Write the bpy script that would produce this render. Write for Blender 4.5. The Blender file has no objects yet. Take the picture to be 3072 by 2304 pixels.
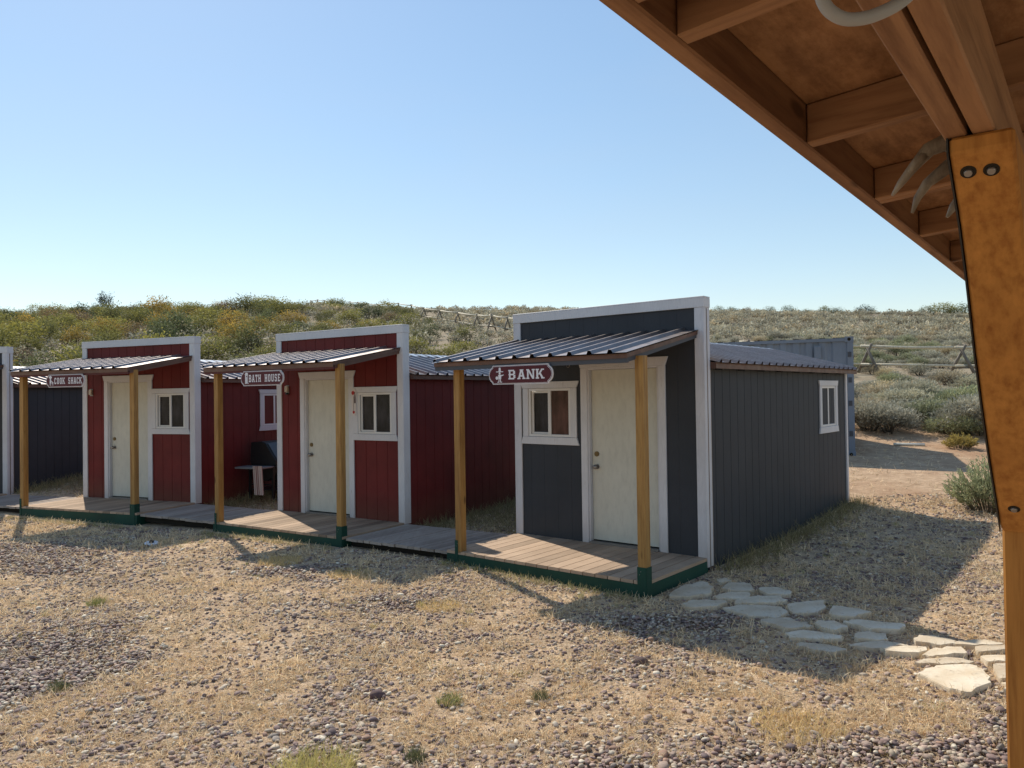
import bpy, math, random
import numpy as np
from mathutils import Vector, Matrix
R = math.radians
rng = np.random.default_rng(11)
random.seed(5)
scn = bpy.context.scene
COL = scn.collection

# ------------------------------------------------------------------ helpers
def tag(o, label=None, cat=None, group=None, kind=None):
    if label: o['label'] = label
    if cat: o['category'] = cat
    if group: o['group'] = group
    if kind: o['kind'] = kind
    return o

def empty(name, loc=(0, 0, 0), rz=0.0):
    o = bpy.data.objects.new(name, None)
    o.empty_display_size = .2
    COL.objects.link(o)
    o.location = loc
    o.rotation_euler = (0, 0, rz)
    return o

def copy_tree(o, parent=None):
    c = o.copy(); COL.objects.link(c); c.parent = parent
    for ch in [x for x in COL.objects if x.parent == o]:
        copy_tree(ch, c)
    return c

class MB:
    def __init__(s): s.v = []; s.f = []; s.m = []; s.sm = []; s.mi = 0; s.smooth = False
    def add(s, vs, fs):
        b = len(s.v); s.v.extend([tuple(map(float, p)) for p in vs])
        for f in fs:
            s.f.append(tuple(b + i for i in f)); s.m.append(s.mi); s.sm.append(s.smooth)
        return s
    def quad(s, *p): return s.add(p, [tuple(range(len(p)))])
    def box(s, x0, x1, y0, y1, z0, z1):
        v = [(x, y, z) for z in (z0, z1) for y in (y0, y1) for x in (x0, x1)]
        return s.add(v, [(0, 2, 3, 1), (4, 5, 7, 6), (0, 1, 5, 4), (2, 6, 7, 3), (0, 4, 6, 2), (1, 3, 7, 5)])
    def prism(s, poly, d):
        """poly: list of 3D points (planar), d: extrusion vector"""
        n = len(poly); d = Vector(d); a = [Vector(p) for p in poly]; b = [p + d for p in a]
        f = [tuple(range(n)), tuple(range(2 * n - 1, n - 1, -1))]
        f += [(i, n + i, n + (i + 1) % n, (i + 1) % n) for i in range(n)]
        return s.add(a + b, f)
    def bar(s, p, q, w, h=None, up=(0, 0, 1)):
        p = Vector(p); q = Vector(q); h = h or w; d = (q - p).normalized()
        up = Vector(up)
        if abs(d.dot(up)) > .98: up = Vector((0, 1, 0))
        x = d.cross(up).normalized() * (w / 2); y = x.cross(d).normalized() * (h / 2)
        return s.prism([p - x - y, p + x - y, p + x + y, p - x + y], q - p)
    def tube(s, pts, r, n=8, cap=True):
        pts = [Vector(p) for p in pts]; rs = r if hasattr(r, '__len__') else [r] * len(pts)
        base = len(s.v); up = Vector((.13, .21, 1)).normalized(); prev = None
        for i, p in enumerate(pts):
            d = (pts[min(i + 1, len(pts) - 1)] - pts[max(i - 1, 0)]).normalized()
            if prev is None:
                x = d.cross(up)
                if x.length < .05: x = d.cross(Vector((1, 0, 0)))
                x.normalize()
            else:
                x = (prev - d * prev.dot(d)).normalized()
            prev = x; y = d.cross(x)
            for k in range(n):
                a = 2 * math.pi * k / n
                s.v.append(tuple(p + (x * math.cos(a) + y * math.sin(a)) * rs[i]))
        for i in range(len(pts) - 1):
            for k in range(n):
                a = base + i * n + k; b = base + i * n + (k + 1) % n
                s.f.append((a, b, b + n, a + n)); s.m.append(s.mi); s.sm.append(True)
        if cap:
            s.f.append(tuple(base + k for k in range(n - 1, -1, -1))); s.m.append(s.mi); s.sm.append(False)
            e = base + (len(pts) - 1) * n
            s.f.append(tuple(e + k for k in range(n))); s.m.append(s.mi); s.sm.append(False)
        return s
    def disc(s, c, axis, r, t, n=20, r2=None):
        """solid disc/cone frustum from c along axis*t"""
        c = Vector(c); a = Vector(axis).normalized()
        return s.tube([c, c + a * t], [r, r if r2 is None else r2], n)
    def build(s, name, mats, parent=None, bevel=0.0):
        me = bpy.data.meshes.new(name)
        me.from_pydata(s.v, [], s.f)
        if not isinstance(mats, (list, tuple)): mats = [mats]
        for m in mats: me.materials.append(m)
        me.polygons.foreach_set('material_index', s.m)
        me.polygons.foreach_set('use_smooth', s.sm)
        me.update()
        o = bpy.data.objects.new(name, me); COL.objects.link(o)
        if parent: o.parent = parent
        if bevel:
            b = o.modifiers.new('b', 'BEVEL'); b.width = bevel; b.segments = 1; b.limit_method = 'ANGLE'
        return o

def smooth_path(pts, k=4):
    P_ = [Vector(p) for p in pts]; out = []
    for i in range(len(P_) - 1):
        a, b, c, d = P_[max(i - 1, 0)], P_[i], P_[i + 1], P_[min(i + 2, len(P_) - 1)]
        for j in range(k):
            t = j / k; out.append(.5 * ((2 * b) + (c - a) * t + (2 * a - 5 * b + 4 * c - d) * t * t + (3 * b - a - 3 * c + d) * t ** 3))
    return out + [P_[-1]]

def np_mesh(name, V, F, mats, smooth=False, cols=None, extra=None):
    """V (n,3); F (m,k) same-size faces; cols (n,3) point colours"""
    me = bpy.data.meshes.new(name)
    k = F.shape[1]
    me.vertices.add(len(V)); me.vertices.foreach_set('co', V.astype(np.float32).ravel())
    me.loops.add(F.size); me.loops.foreach_set('vertex_index', F.astype(np.int32).ravel())
    me.polygons.add(len(F)); me.polygons.foreach_set('loop_start', np.arange(0, F.size, k, dtype=np.int32))
    me.polygons.foreach_set('loop_total', np.full(len(F), k, dtype=np.int32))
    me.update(calc_edges=True)
    me.polygons.foreach_set('use_smooth', np.full(len(F), bool(smooth)))
    if cols is not None:
        a = me.attributes.new('Col', 'FLOAT_COLOR', 'POINT')
        a.data.foreach_set('color', np.hstack([cols, np.ones((len(cols), 1))]).astype(np.float32).ravel())
    for nm, arr in (extra or {}).items():
        a = me.attributes.new(nm, 'FLOAT', 'POINT'); a.data.foreach_set('value', arr.astype(np.float32))
    for m in (mats if isinstance(mats, (list, tuple)) else [mats]): me.materials.append(m)
    return me

def link(name, me, parent=None):
    o = bpy.data.objects.new(name, me); COL.objects.link(o); o.parent = parent
    return o

# numpy value noise
def _h(i, j, s):
    n = (i * 374761393 + j * 668265263 + s * 1274126177) & 0xffffffff
    n = ((n ^ (n >> 13)) * 1274126177) & 0xffffffff
    return ((n ^ (n >> 16)) & 0xffff) / 65535.0
def vnoise(x, y, s=0):
    x = np.asarray(x, float); y = np.asarray(y, float)
    i = np.floor(x).astype(np.int64); j = np.floor(y).astype(np.int64); fx = x - i; fy = y - j
    fx = fx * fx * (3 - 2 * fx); fy = fy * fy * (3 - 2 * fy)
    return (_h(i, j, s) * (1 - fx) + _h(i + 1, j, s) * fx) * (1 - fy) + (_h(i, j + 1, s) * (1 - fx) + _h(i + 1, j + 1, s) * fx) * fy
def fbm(x, y, s=0, o=4):
    t = 0; a = .5
    for k in range(o):
        t = t + a * vnoise(np.asarray(x) * 2 ** k, np.asarray(y) * 2 ** k, s + k * 7); a *= .5
    return t / (1 - .5 ** o)
def sstep(a, b, x):
    t = np.clip((np.asarray(x, float) - a) / (b - a), 0, 1); return t * t * (3 - 2 * t)

# ------------------------------------------------------------------ materials
def mat(name, base=(.5, .5, .5), rough=.7, spec=.3, metal=0.0):
    m = bpy.data.materials.new(name); m.use_nodes = True
    b = m.node_tree.nodes['Principled BSDF']
    b.inputs['Base Color'].default_value = (*base, 1); b.inputs['Roughness'].default_value = rough
    b.inputs['Specular IOR Level'].default_value = spec; b.inputs['Metallic'].default_value = metal
    return m
def nodes(m): return m.node_tree.nodes, m.node_tree.links, m.node_tree.nodes['Principled BSDF']
def N(m, t, **kw):
    n = m.node_tree.nodes.new(t)
    for k, v in kw.items():
        if k in n.inputs.keys() if isinstance(k, str) else False: n.inputs[k].default_value = v
        else: setattr(n, k, v)
    return n
def noise_node(m, scale, detail=4, rough=.6, vec=None, stretch=None):
    n = m.node_tree.nodes.new('ShaderNodeTexNoise')
    n.inputs['Scale'].default_value = scale; n.inputs['Detail'].default_value = detail; n.inputs['Roughness'].default_value = rough
    if stretch is not None or vec is not None:
        mp = m.node_tree.nodes.new('ShaderNodeMapping')
        mp.inputs['Scale'].default_value = stretch or (1, 1, 1)
        if vec is None:
            tc = m.node_tree.nodes.new('ShaderNodeTexCoord'); vec = tc.outputs['Object']
        m.node_tree.links.new(vec, mp.inputs['Vector']); m.node_tree.links.new(mp.outputs['Vector'], n.inputs['Vector'])
    else:
        tc = m.node_tree.nodes.new('ShaderNodeTexCoord'); m.node_tree.links.new(tc.outputs['Object'], n.inputs['Vector'])
    return n
def ramp(m, fac, stops):
    r = m.node_tree.nodes.new('ShaderNodeValToRGB'); e = r.color_ramp.elements
    while len(e) < len(stops): e.new(.5)
    for i, (p, c) in enumerate(stops):
        e[i].position = p; e[i].color = (*c, 1) if len(c) == 3 else c
    m.node_tree.links.new(fac, r.inputs['Fac'])
    return r
def mix(m, a, b, fac, mode='MIX'):
    n = m.node_tree.nodes.new('ShaderNodeMix'); n.data_type = 'RGBA'; n.blend_type = mode
    for sock, v in ((n.inputs[0], fac), (n.inputs[6], a), (n.inputs[7], b)):
        if isinstance(v, (int, float)): sock.default_value = v
        elif isinstance(v, (tuple, list)): sock.default_value = (*v[:3], 1)
        else: m.node_tree.links.new(v, sock)
    return n.outputs[2]
def bump(m, h, strength=.3, dist=.01):
    b = m.node_tree.nodes.new('ShaderNodeBump'); b.inputs['Strength'].default_value = strength; b.inputs['Distance'].default_value = dist
    m.node_tree.links.new(h, b.inputs['Height']); m.node_tree.links.new(b.outputs['Normal'], nodes(m)[2].inputs['Normal'])
    return b
def sc(c, k): return tuple(min(1, x * k) for x in c)

def painted(name, base, rough=.55, var=.18, streak=(14, 14, 1.6), spec=.25, wear=None, splash=None):
    """painted boards: mottled, streaked, a little dirt"""
    m = mat(name, base, rough, spec); nt, L, b = nodes(m)
    n1 = noise_node(m, 2.2, 5, .6); n2 = noise_node(m, 6, 6, .7, stretch=streak)
    n0 = noise_node(m, .55, 3, .5); c0 = ramp(m, n0.outputs[0], [(.35, sc(base, 1 - var * .6)), (.65, sc(base, 1 + var * .9))]).outputs[0]
    c1 = mix(m, c0, ramp(m, n1.outputs[0], [(.3, (1 - var,) * 3), (.7, (1, 1, 1))]).outputs[0], 1.0, 'MULTIPLY')
    c2 = mix(m, c1, sc(base, .72), ramp(m, n2.outputs[0], [(.45, (0, 0, 0)), (.75, (.55, .55, .55))]).outputs[0])
    if wear:
        n3 = noise_node(m, 9, 8, .75, stretch=(3, 3, .5))
        c2 = mix(m, c2, wear, ramp(m, n3.outputs[0], [(.62, (0, 0, 0)), (.72, (.8, .8, .8))]).outputs[0])
    if splash:      # soil splashed low on the boards
        tc = N(m, 'ShaderNodeTexCoord'); sx = N(m, 'ShaderNodeSeparateXYZ'); L.new(tc.outputs['Object'], sx.inputs[0])
        ad = N(m, 'ShaderNodeMath', operation='MULTIPLY_ADD'); L.new(n1.outputs[0], ad.inputs[0]); ad.inputs[1].default_value = -.5; L.new(sx.outputs[2], ad.inputs[2])
        mr = N(m, 'ShaderNodeMapRange'); L.new(ad.outputs[0], mr.inputs[0])
        mr.inputs[1].default_value = -.4; mr.inputs[2].default_value = .15; mr.inputs[3].default_value = .55; mr.inputs[4].default_value = 0
        c2 = mix(m, c2, splash, mr.outputs[0])
    L.new(c2, b.inputs['Base Color'])
    n4 = noise_node(m, 40, 4, .6, stretch=(1, 1, .12)); bump(m, n4.outputs[0], .25, .003)
    return m

def wood(name, base, dark, along='z', rough=.6, spec=.25, k=1.0, knots=True):
    m = mat(name, base, rough, spec); nt, L, b = nodes(m)
    st = {'z': (1, 1, .07), 'x': (.07, 1, 1), 'y': (1, .07, 1)}[along]
    n1 = noise_node(m, 34 * k, 6, .65, stretch=st); n2 = noise_node(m, 3 * k, 4, .6, stretch=tuple(max(.25, q) for q in st))
    c = ramp(m, n1.outputs[0], [(.3, dark), (.52, base), (.75, sc(base, 1.25))]).outputs[0]
    c = mix(m, c, dark, ramp(m, n2.outputs[0], [(.5, (0, 0, 0)), (.72, (.6, .6, .6))]).outputs[0])
    if knots:
        v = N(m, 'ShaderNodeTexVoronoi'); tc = N(m, 'ShaderNodeTexCoord'); mp = N(m, 'ShaderNodeMapping')
        mp.inputs['Scale'].default_value = {'z': (5, 5, 1.7), 'x': (1.7, 5, 5), 'y': (5, 1.7, 5)}[along]
        L.new(tc.outputs['Object'], mp.inputs['Vector']); L.new(mp.outputs['Vector'], v.inputs['Vector']); v.inputs['Scale'].default_value = 1.1
        c = mix(m, c, sc(dark, .45), ramp(m, v.outputs['Distance'], [(.06, (.85, .85, .85)), (.12, (0, 0, 0))]).outputs[0])
    L.new(c, b.inputs['Base Color'])
    bump(m, n1.outputs[0], .35, .002)
    return m

M = {}
RED = (.155, .017, .016); BLUE = (.041, .045, .055)
M['red'] = painted('red_siding_paint', RED, .6, .3, splash=(.14, .07, .04))
M['blue'] = painted('slate_siding_paint', BLUE, .6, .15, splash=(.05, .05, .05))
M['white'] = painted('white_trim_paint', (.64, .63, .65), .5, .08, wear=(.42, .38, .36), splash=(.45, .36, .3))
M['white_worn'] = painted('worn_white_trim_paint', (.62, .61, .64), .6, .08, wear=(.2, .17, .15), splash=(.42, .34, .28))
M['door'] = painted('cream_door_paint', (.60, .58, .50), .45, .05, streak=(3, 3, 1))
M['green'] = painted('green_paint', (.012, .055, .037), .55, .3, wear=(.05, .045, .03))
M['post'] = wood('amber_stained_post', (.37, .205, .065), (.22, .105, .03))
M['trimgrey'] = painted('grey_fascia_paint', (.075, .08, .095), .55, .1, streak=(1.5, 14, 14))
M['redfascia'] = painted('red_fascia_paint', (.10, .022, .022), .55, .1, streak=(1.5, 14, 14))
M['under'] = wood('roof_underside_wood', (.16, .10, .06), (.08, .045, .03), 'x', knots=False)
M['bare_edge'] = wood('bare_trim_edge', (.20, .15, .12), (.10, .07, .055), 'z', knots=False)
M['bare'] = wood('pale_bare_wood', (.42, .3, .2), (.3, .2, .13), 'x')

def metal_mat(name, base, rough=.38, coat=1.0, metal=.35):
    m = mat(name, base, rough, .6, metal); nt, L, b = nodes(m)
    n = noise_node(m, 3, 5, .6); L.new(ramp(m, n.outputs[0], [(.3, sc(base, .8)), (.7, sc(base, 1.2))]).outputs[0], b.inputs['Base Color'])
    b.inputs['Coat Weight'].default_value = coat; b.inputs['Coat Roughness'].default_value = .42; b.inputs['Coat IOR'].default_value = 1.75
    L.new(ramp(m, noise_node(m, 9, 5, .6).outputs[0], [(.3, (rough - .1,) * 3), (.7, (rough + .12,) * 3)]).outputs[0], b.inputs['Roughness'])
    return m
M['roof'] = metal_mat('brown_ribbed_metal', (.21, .165, .155), .44, coat=.6, metal=.92)
M['roof_glint_tone'] = metal_mat('ribbed_metal_glint_tone', (.27, .225, .215), .40, coat=.4, metal=.92)  # same brown metal, base colour lightened to carry the sky and sun glint
M['drip'] = metal_mat('brown_drip_edge', (.12, .058, .04), .5, .0)
M['ridge'] = metal_mat('ridge_cap_metal', (.40, .42, .46), .3)
M['steel'] = mat('dull_steel', (.25, .23, .22), .4, .5, .7)
M['brass'] = mat('brass', (.16, .11, .05), .4, .4, .6)
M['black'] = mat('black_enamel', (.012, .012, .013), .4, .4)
M['rubber'] = mat('black_rubber', (.008, .008, .008), .8, .2)
M['vinyl'] = mat('white_vinyl', (.68, .66, .64), .4, .4)
def glass_mat(name, base):
    m = mat(name, base, .08, .12); nt, L, b = nodes(m)
    n = noise_node(m, 2.5, 4, .6, stretch=(2.5, 2.5, 1)); L.new(ramp(m, n.outputs[0], [(.35, sc(base, .5)), (.65, sc(base, 1.6))]).outputs[0], b.inputs['Base Color'])
    return m
M['glass'] = glass_mat('dark_window_glass', (.030, .028, .034))
M['glass_reflect_tone'] = glass_mat('window_glass_reflect_tone', (.085, .042, .036))  # reflection of the near porch painted into the pane as a brown tone
M['screen'] = mat('window_screen', (.03, .03, .035), .9, .1)

# boardwalk planks: colour varies board by board through a point colour
def plank_mat(name, base, dark):
    m = mat(name, base, .8, .15); nt, L, b = nodes(m)
    at = N(m, 'ShaderNodeAttribute', attribute_name='Col')
    n = noise_node(m, 22, 6, .65, stretch=(1, .08, 1)); n2 = noise_node(m, 1.6, 5, .6)
    c = ramp(m, n.outputs[0], [(.3, tuple(.45 * p + .55 * q for p, q in zip(dark, base))), (.6, base), (.8, sc(base, 1.08))]).outputs[0]
    c = mix(m, c, sc(dark, .8), ramp(m, n2.outputs[0], [(.45, (0, 0, 0)), (.7, (.4, .4, .4))]).outputs[0])
    c = mix(m, c, at.outputs['Color'], 1.0, 'MULTIPLY')
    L.new(c, b.inputs['Base Color']); bump(m, n.outputs[0], .3, .002)
    return m
M['plank'] = plank_mat('weathered_deck_boards', (.47, .34, .24), (.32, .22, .15))
M['plank_grey'] = plank_mat('grey_boardwalk_boards', (.38, .31, .26), (.27, .21, .17))
M['dark'] = mat('dark_underside', (.03, .025, .02), .9, .1)

def leaf_mat(name, tint=(1, 1, 1), trans=.35, var=.25):
    m = mat(name, (.1, .1, .05), .65, .15); nt, L, b = nodes(m)
    at = N(m, 'ShaderNodeAttribute', attribute_name='Col')
    oi = N(m, 'ShaderNodeObjectInfo')
    r = ramp(m, oi.outputs['Random'], [(0, (1 - var, 1 - var, 1 - var * .8)), (.5, (1, 1, 1)), (1, (1 + var, 1 + var * .8, 1))])
    for e in r.color_ramp.elements: pass
    c = mix(m, at.outputs['Color'], r.outputs[0], 1.0, 'MULTIPLY')
    c = mix(m, c, tint, 1.0, 'MULTIPLY')
    L.new(c, b.inputs['Base Color'])
    tr = N(m, 'ShaderNodeBsdfTranslucent'); L.new(c, tr.inputs['Color'])
    ms = N(m, 'ShaderNodeMixShader'); ms.inputs[0].default_value = trans
    L.new(b.outputs[0], ms.inputs[1]); L.new(tr.outputs[0], ms.inputs[2])
    out = [n for n in nt if n.type == 'OUTPUT_MATERIAL'][0]; L.new(ms.outputs[0], out.inputs['Surface'])
    return m
M['leaf'] = leaf_mat('shrub_foliage')
M['sage'] = leaf_mat('sagebrush_foliage', trans=.25, var=.15)
M['straw'] = leaf_mat('dry_straw', trans=.3, var=0.0)

def col_mat(name, rough=.75, spec=.25):
    m = mat(name, (.3, .3, .3), rough, spec); nt, L, b = nodes(m)
    at = N(m, 'ShaderNodeAttribute', attribute_name='Col')
    n = noise_node(m, 60, 4, .6)
    c = mix(m, at.outputs['Color'], ramp(m, n.outputs[0], [(.3, (.8, .8, .8)), (.7, (1.0, 1.0, 1.0))]).outputs[0], 1.0, 'MULTIPLY')
    L.new(c, b.inputs['Base Color']); bump(m, n.outputs[0], .2, .003)
    return m
M['pebble'] = col_mat('river_pebbles')

# ------------------------------------------------------------------ terrain
YS = [-200, 0, 4, 7, 9.5, 11.5, 14, 16.5, 18.5, 20, 26, 32, 60, 90, 125, 150, 220, 500, 3000]
ZS = [-.25, -.25, -.21, -.16, -.15, -.12, .02, .22, .42, .72, 1.6, 2.45, 6.4, 10.5, 14.4, 14.6, 12, 4, -30]
def terr(x, y):
    x = np.asarray(x, float); y = np.asarray(y, float)
    b = np.interp(y, YS, ZS)
    # soften the joints of the profile
    b = (b + np.interp(y - .8, YS, ZS) + np.interp(y + .8, YS, ZS)) / 3
    a = x / np.maximum(y, 18)
    k = np.interp(a, [-1.2, -.66, -.36, -.25, -.14, 0, .29, .59, 1.2], [1.08, 1.04, 1.07, 1.165, 1.10, 1.06, .975, .91, .85])
    w = sstep(22, 45, y)
    b = b * (1 + (k - 1) * w)
    # right side of the yard climbs a little sooner, left stays flat
    b = b + sstep(8, 14, y) * (1 - sstep(17, 26, y)) * np.clip((x - 2.5) * .03, -.08, .12)
    b = b + (fbm(x * .35, y * .35, 3, 3) - .5) * .05 * (1 - w) + (fbm(x * .06, y * .06, 9, 4) - .5) * 1.8 * w
    return b
def tz(x, y): return float(terr(np.array([x]), np.array([y]))[0])

def gravel_mask(x, y):
    n = fbm(x * .9 + 3, y * .9, 21, 4) + .25 * (fbm(x * 4, y * 4, 31, 2) - .5)
    m = sstep(.43, .66, n)
    g = lambda cx, cy, rx, ry, p=1.0: p * np.exp(-(((x - cx) / rx) ** 2 + ((y - cy) / ry) ** 2) * 1.4)
    add = g(2.3, 3.9, 1.15, .75, 1.3) + g(.7, 3.9, .8, .5, .9) + g(1.15, 6.4, .9, .45, 1.2) + g(-.9, 4.0, 1.3, .35, .6) + g(-1.6, 6.9, .9, .6, .6) + g(-3.5, 5.6, 1.0, 1.2, .5) + g(-4.3, 9.0, 2.0, .8, .5) + g(-2.5, 8.4, .8, .4, .9) + g(-6.5, 9.8, 1.0, .6, .8)
    sub = g(1.9, 4.9, .7, .5, 1.2) + g(2.3, 5.6, .8, .5, 1.0) + g(-.2, 5.6, .8, .35, .7) + g(-3, 7.6, 1.4, .35, .5) + g(.2, 4.9, .7, .3, .6)
    m = np.clip(m * .58 + add - sub, 0, 1)
    return m * (1 - sstep(11.5, 13.5, y)) * (1 - sstep(3.2, 4.2, x - (y - 5) * .55)) * sstep(-11, -8, x)
def dirt_mask(x, y):
    return .85 * sstep(1.5, 4, x - 3.0 - (11 - y) * .25 * 0) * sstep(8.2, 10.5, y) * (1 - sstep(23, 29, y)) * (.45 + .55 * sstep(.35, .62, fbm(x * .7, y * .7, 55, 4)))
ys = np.concatenate([np.linspace(-30, 2, 22)[:-1], np.linspace(2, 14, 170)[:-1], np.linspace(14, 36, 120)[:-1], 36 * (130 / 36) ** np.linspace(0, 1, 120)[:-1], 130 * (3000 / 130) ** np.linspace(0, 1, 36)])
ss = np.sinh(np.linspace(-2.2, 2.2, 330)) / math.sinh(2.2)
half = 14 + np.maximum(ys, 0) * 1.15
X = ss[None, :] * half[:, None]; Y = np.repeat(ys[:, None], len(ss), 1); Z = terr(X, Y)
nr, nc = X.shape
I = np.arange(nr * nc).reshape(nr, nc)
F = np.stack([I[:-1, :-1], I[:-1, 1:], I[1:, 1:], I[1:, :-1]], -1).reshape(-1, 4)
V = np.stack([X, Y, Z], -1).reshape(-1, 3)

g = mat('yard_and_hill_soil', (.3, .2, .12), .95, .08); nt, L, b = nodes(g)
tc = N(g, 'ShaderNodeTexCoord')
def gn(scale, d=5, r=.6):
    n = nt.new('ShaderNodeTexNoise'); n.inputs['Scale'].default_value = scale; n.inputs['Detail'].default_value = d; n.inputs['Roughness'].default_value = r
    L.new(tc.outputs['Object'], n.inputs['Vector']); return n.outputs[0]
straw = mix(g, (.38, .265, .175), (.74, .55, .37), ramp(g, gn(5, 6, .7), [(.35, (0, 0, 0)), (.65, (1, 1, 1))]).outputs[0])
straw = mix(g, straw, (.20, .125, .08), ramp(g, gn(38, 5, .7), [(.52, (0, 0, 0)), (.72, (.8, .8, .8))]).outputs[0])
vor = N(g, 'ShaderNodeTexVoronoi'); vor.inputs['Scale'].default_value = 26; L.new(tc.outputs['Object'], vor.inputs['Vector'])
peb = ramp(g, vor.outputs['Color'], [(0, (.22, .16, .12)), (.5, (.36, .26, .20)), (1, (.48, .38, .29))]).outputs[0]
peb = mix(g, peb, (.12, .08, .06), ramp(g, vor.outputs['Distance'], [(.35, (0, 0, 0)), (.6, (1, 1, 1))]).outputs[0])
ag = N(g, 'ShaderNodeAttribute', attribute_name='gravel'); ad = N(g, 'ShaderNodeAttribute', attribute_name='dirt'); ah = N(g, 'ShaderNodeAttribute', attribute_name='hill')
c = mix(g, straw, mix(g, straw, peb, .7), ag.outputs['Fac'])
dirt = mix(g, (.31, .17, .10), (.48, .31, .19), ramp(g, gn(3, 6, .7), [(.35, (0, 0, 0)), (.65, (1, 1, 1))]).outputs[0])
dirt = mix(g, dirt, (.17, .08, .05), ramp(g, gn(17, 6, .75), [(.55, (0, 0, 0)), (.7, (.8, .8, .8))]).outputs[0])
c = mix(g, c, dirt, ad.outputs['Fac'])
hill = mix(g, (.27, .21, .145), (.38, .31, .22), ramp(g, gn(.9, 6, .7), [(.35, (0, 0, 0)), (.65, (1, 1, 1))]).outputs[0])
hill = mix(g, hill, (.27, .24, .17), ramp(g, gn(3.1, 6, .7), [(.5, (0, 0, 0)), (.65, (.7, .7, .7))]).outputs[0])
c = mix(g, c, hill, ah.outputs['Fac'])
L.new(c, b.inputs['Base Color'])
hm = N(g, 'ShaderNodeMath', operation='ADD'); L.new(gn(30, 6, .75), hm.inputs[0]); L.new(gn(7, 4, .6), hm.inputs[1])
bump(g, hm.outputs[0], .7, .03)
me = np_mesh('ground', V, F, g, smooth=True, extra=dict(gravel=gravel_mask(V[:, 0], V[:, 1]), dirt=dirt_mask(V[:, 0], V[:, 1]), hill=sstep(20, 27, V[:, 1])))
tag(link('ground', me), kind='structure')

# ------------------------------------------------------------------ profile sheets
def sheet(mb, prof, o, sdir, hdir, ext):
    """prof [(s,h)] along sdir, height along hdir, extruded by ext"""
    o = Vector(o); sd = Vector(sdir); hd = Vector(hdir); e = Vector(ext)
    vs = []
    for s, h in prof:
        p = o + sd * s + hd * h; vs += [p, p + e]
    mb.add(vs, [(2 * i, 2 * i + 2, 2 * i + 3, 2 * i + 1) for i in range(len(prof) - 1)])
def groove_prof(a0, a1, pitch=.2032, off=.0, w=.009, d=.005):
    p = [(a0, 0)]; k = math.ceil((a0 - off) / pitch)
    while off + k * pitch < a1 - w:
        c_ = off + k * pitch
        if c_ > a0 + w: p += [(c_ - w / 2, 0), (c_ - w / 2 + .001, -d), (c_ + w / 2 - .001, -d), (c_ + w / 2, 0)]
        k += 1
    return p + [(a1, 0)]
def rib_prof(L_, pitch=.2286, h=.032, off=.06):
    p = [(0, 0)]; s = off
    while s < L_ - .05:
        p += [(s - .032, 0), (s - .014, h), (s + .014, h), (s + .032, 0)]
        s += pitch
    return p + [(L_, 0)]

def deck_boards(name, quads, m, parent, th=.032, gap=.005, colv=.12):
    """quads: list of 4 corner tuples (front-left, front-right, rear-right, rear-left) each a board"""
    V_, F_, C_ = [], [], []
    for k, q in enumerate(quads):
        b0 = len(V_); cc = 1 + random.uniform(-colv, colv) * 1.6
        if random.random() < .08: cc *= .72
        for z in (0, -th):
            for p in q: V_.append((p[0], p[1], p[2] + z)); C_.append((cc, cc, cc))
        F_ += [(b0, b0 + 1, b0 + 2, b0 + 3), (b0 + 7, b0 + 6, b0 + 5, b0 + 4)]
        for i in range(4): F_.append((b0 + i, b0 + 4 + i, b0 + 4 + (i + 1) % 4, b0 + (i + 1) % 4))
    me = np_mesh(name, np.array(V_), np.array(F_), m, cols=np.array(C_))
    return link(name, me, parent)

# ------------------------------------------------------------------ cabin
def window_part(root, name, x0, z0=1.134, axis='front', pos=0.0, out=(0, -1, 0), along=(1, 0, 0), blind=False, m1='glass', m2='glass', w=.84):
    """window on a wall: local coords s along the wall, t outward"""
    A = Vector(along); O = Vector(out)
    def P(s, t, z): return tuple(A * s + O * (pos + t) + Vector((0, 0, z)))
    def bx(mb, s0, s1, t0, t1, za, zb):
        mb.prism([P(s0, t0, za), P(s1, t0, za), P(s1, t0, zb), P(s0, t0, zb)], O * (t1 - t0))
    z = z0
    fr = MB()
    # head and sill boards with splayed ends
    fr.prism([P(x0 + .01, .0, z + .69), P(x0 + w - .01, .0, z + .69), P(x0 + w + .025, .0, z + .771), P(x0 - .025, .0, z + .771)], O * .024)
    fr.prism([P(x0 - .02, .0, z), P(x0 + w + .02, .0, z), P(x0 + w - .01, .0, z + .091), P(x0 + .01, .0, z + .091)], O * .024)
    bx(fr, x0 + .012, x0 + .10, 0, .021, z + .093, z + .688); bx(fr, x0 + w - .10, x0 + w - .012, 0, .021, z + .093, z + .688)
    f = fr.build('window', M['white'], root, .003)
    v = MB(); a, bb = x0 + .102, x0 + w - .102; c_, d = z + .094, z + .687; s_ = .030
    for (p0, p1, q0, q1) in ((a, bb, c_, c_ + s_), (a, bb, d - s_, d), (a, a + s_, c_ + s_, d - s_), (bb - s_, bb, c_ + s_, d - s_)):
        bx(v, p0, p1, -.01, .012, q0, q1)
    mid = (a + bb) / 2; bx(v, mid - .022, mid + .022, -.012, .008, c_ + s_ + .001, d - s_ - .001)
    # inner sash of the left half
    l0, l1 = a + s_ + .001, mid - .023
    for (p0, p1, q0, q1) in ((l0, l0 + .028, c_ + s_, d - s_), (l0 + .028, l1, c_ + s_, c_ + s_ + .026), (l0 + .028, l1, d - s_ - .026, d - s_)):
        bx(v, p0, p1, -.030, -.012, q0 + .001, q1 - .001)
    v.build('sash', M['vinyl'], f, .002)
    p1_ = MB(); bx(p1_, l0, l1, -.036, -.031, c_ + s_, d - s_); p1_.build('pane', M[m1], f)
    p2_ = MB(); bx(p2_, mid + .023, bb - s_ - .001, -.012, -.007, c_ + s_, d - s_); p2_.build('pane', M[m2], f)
    return f

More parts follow.
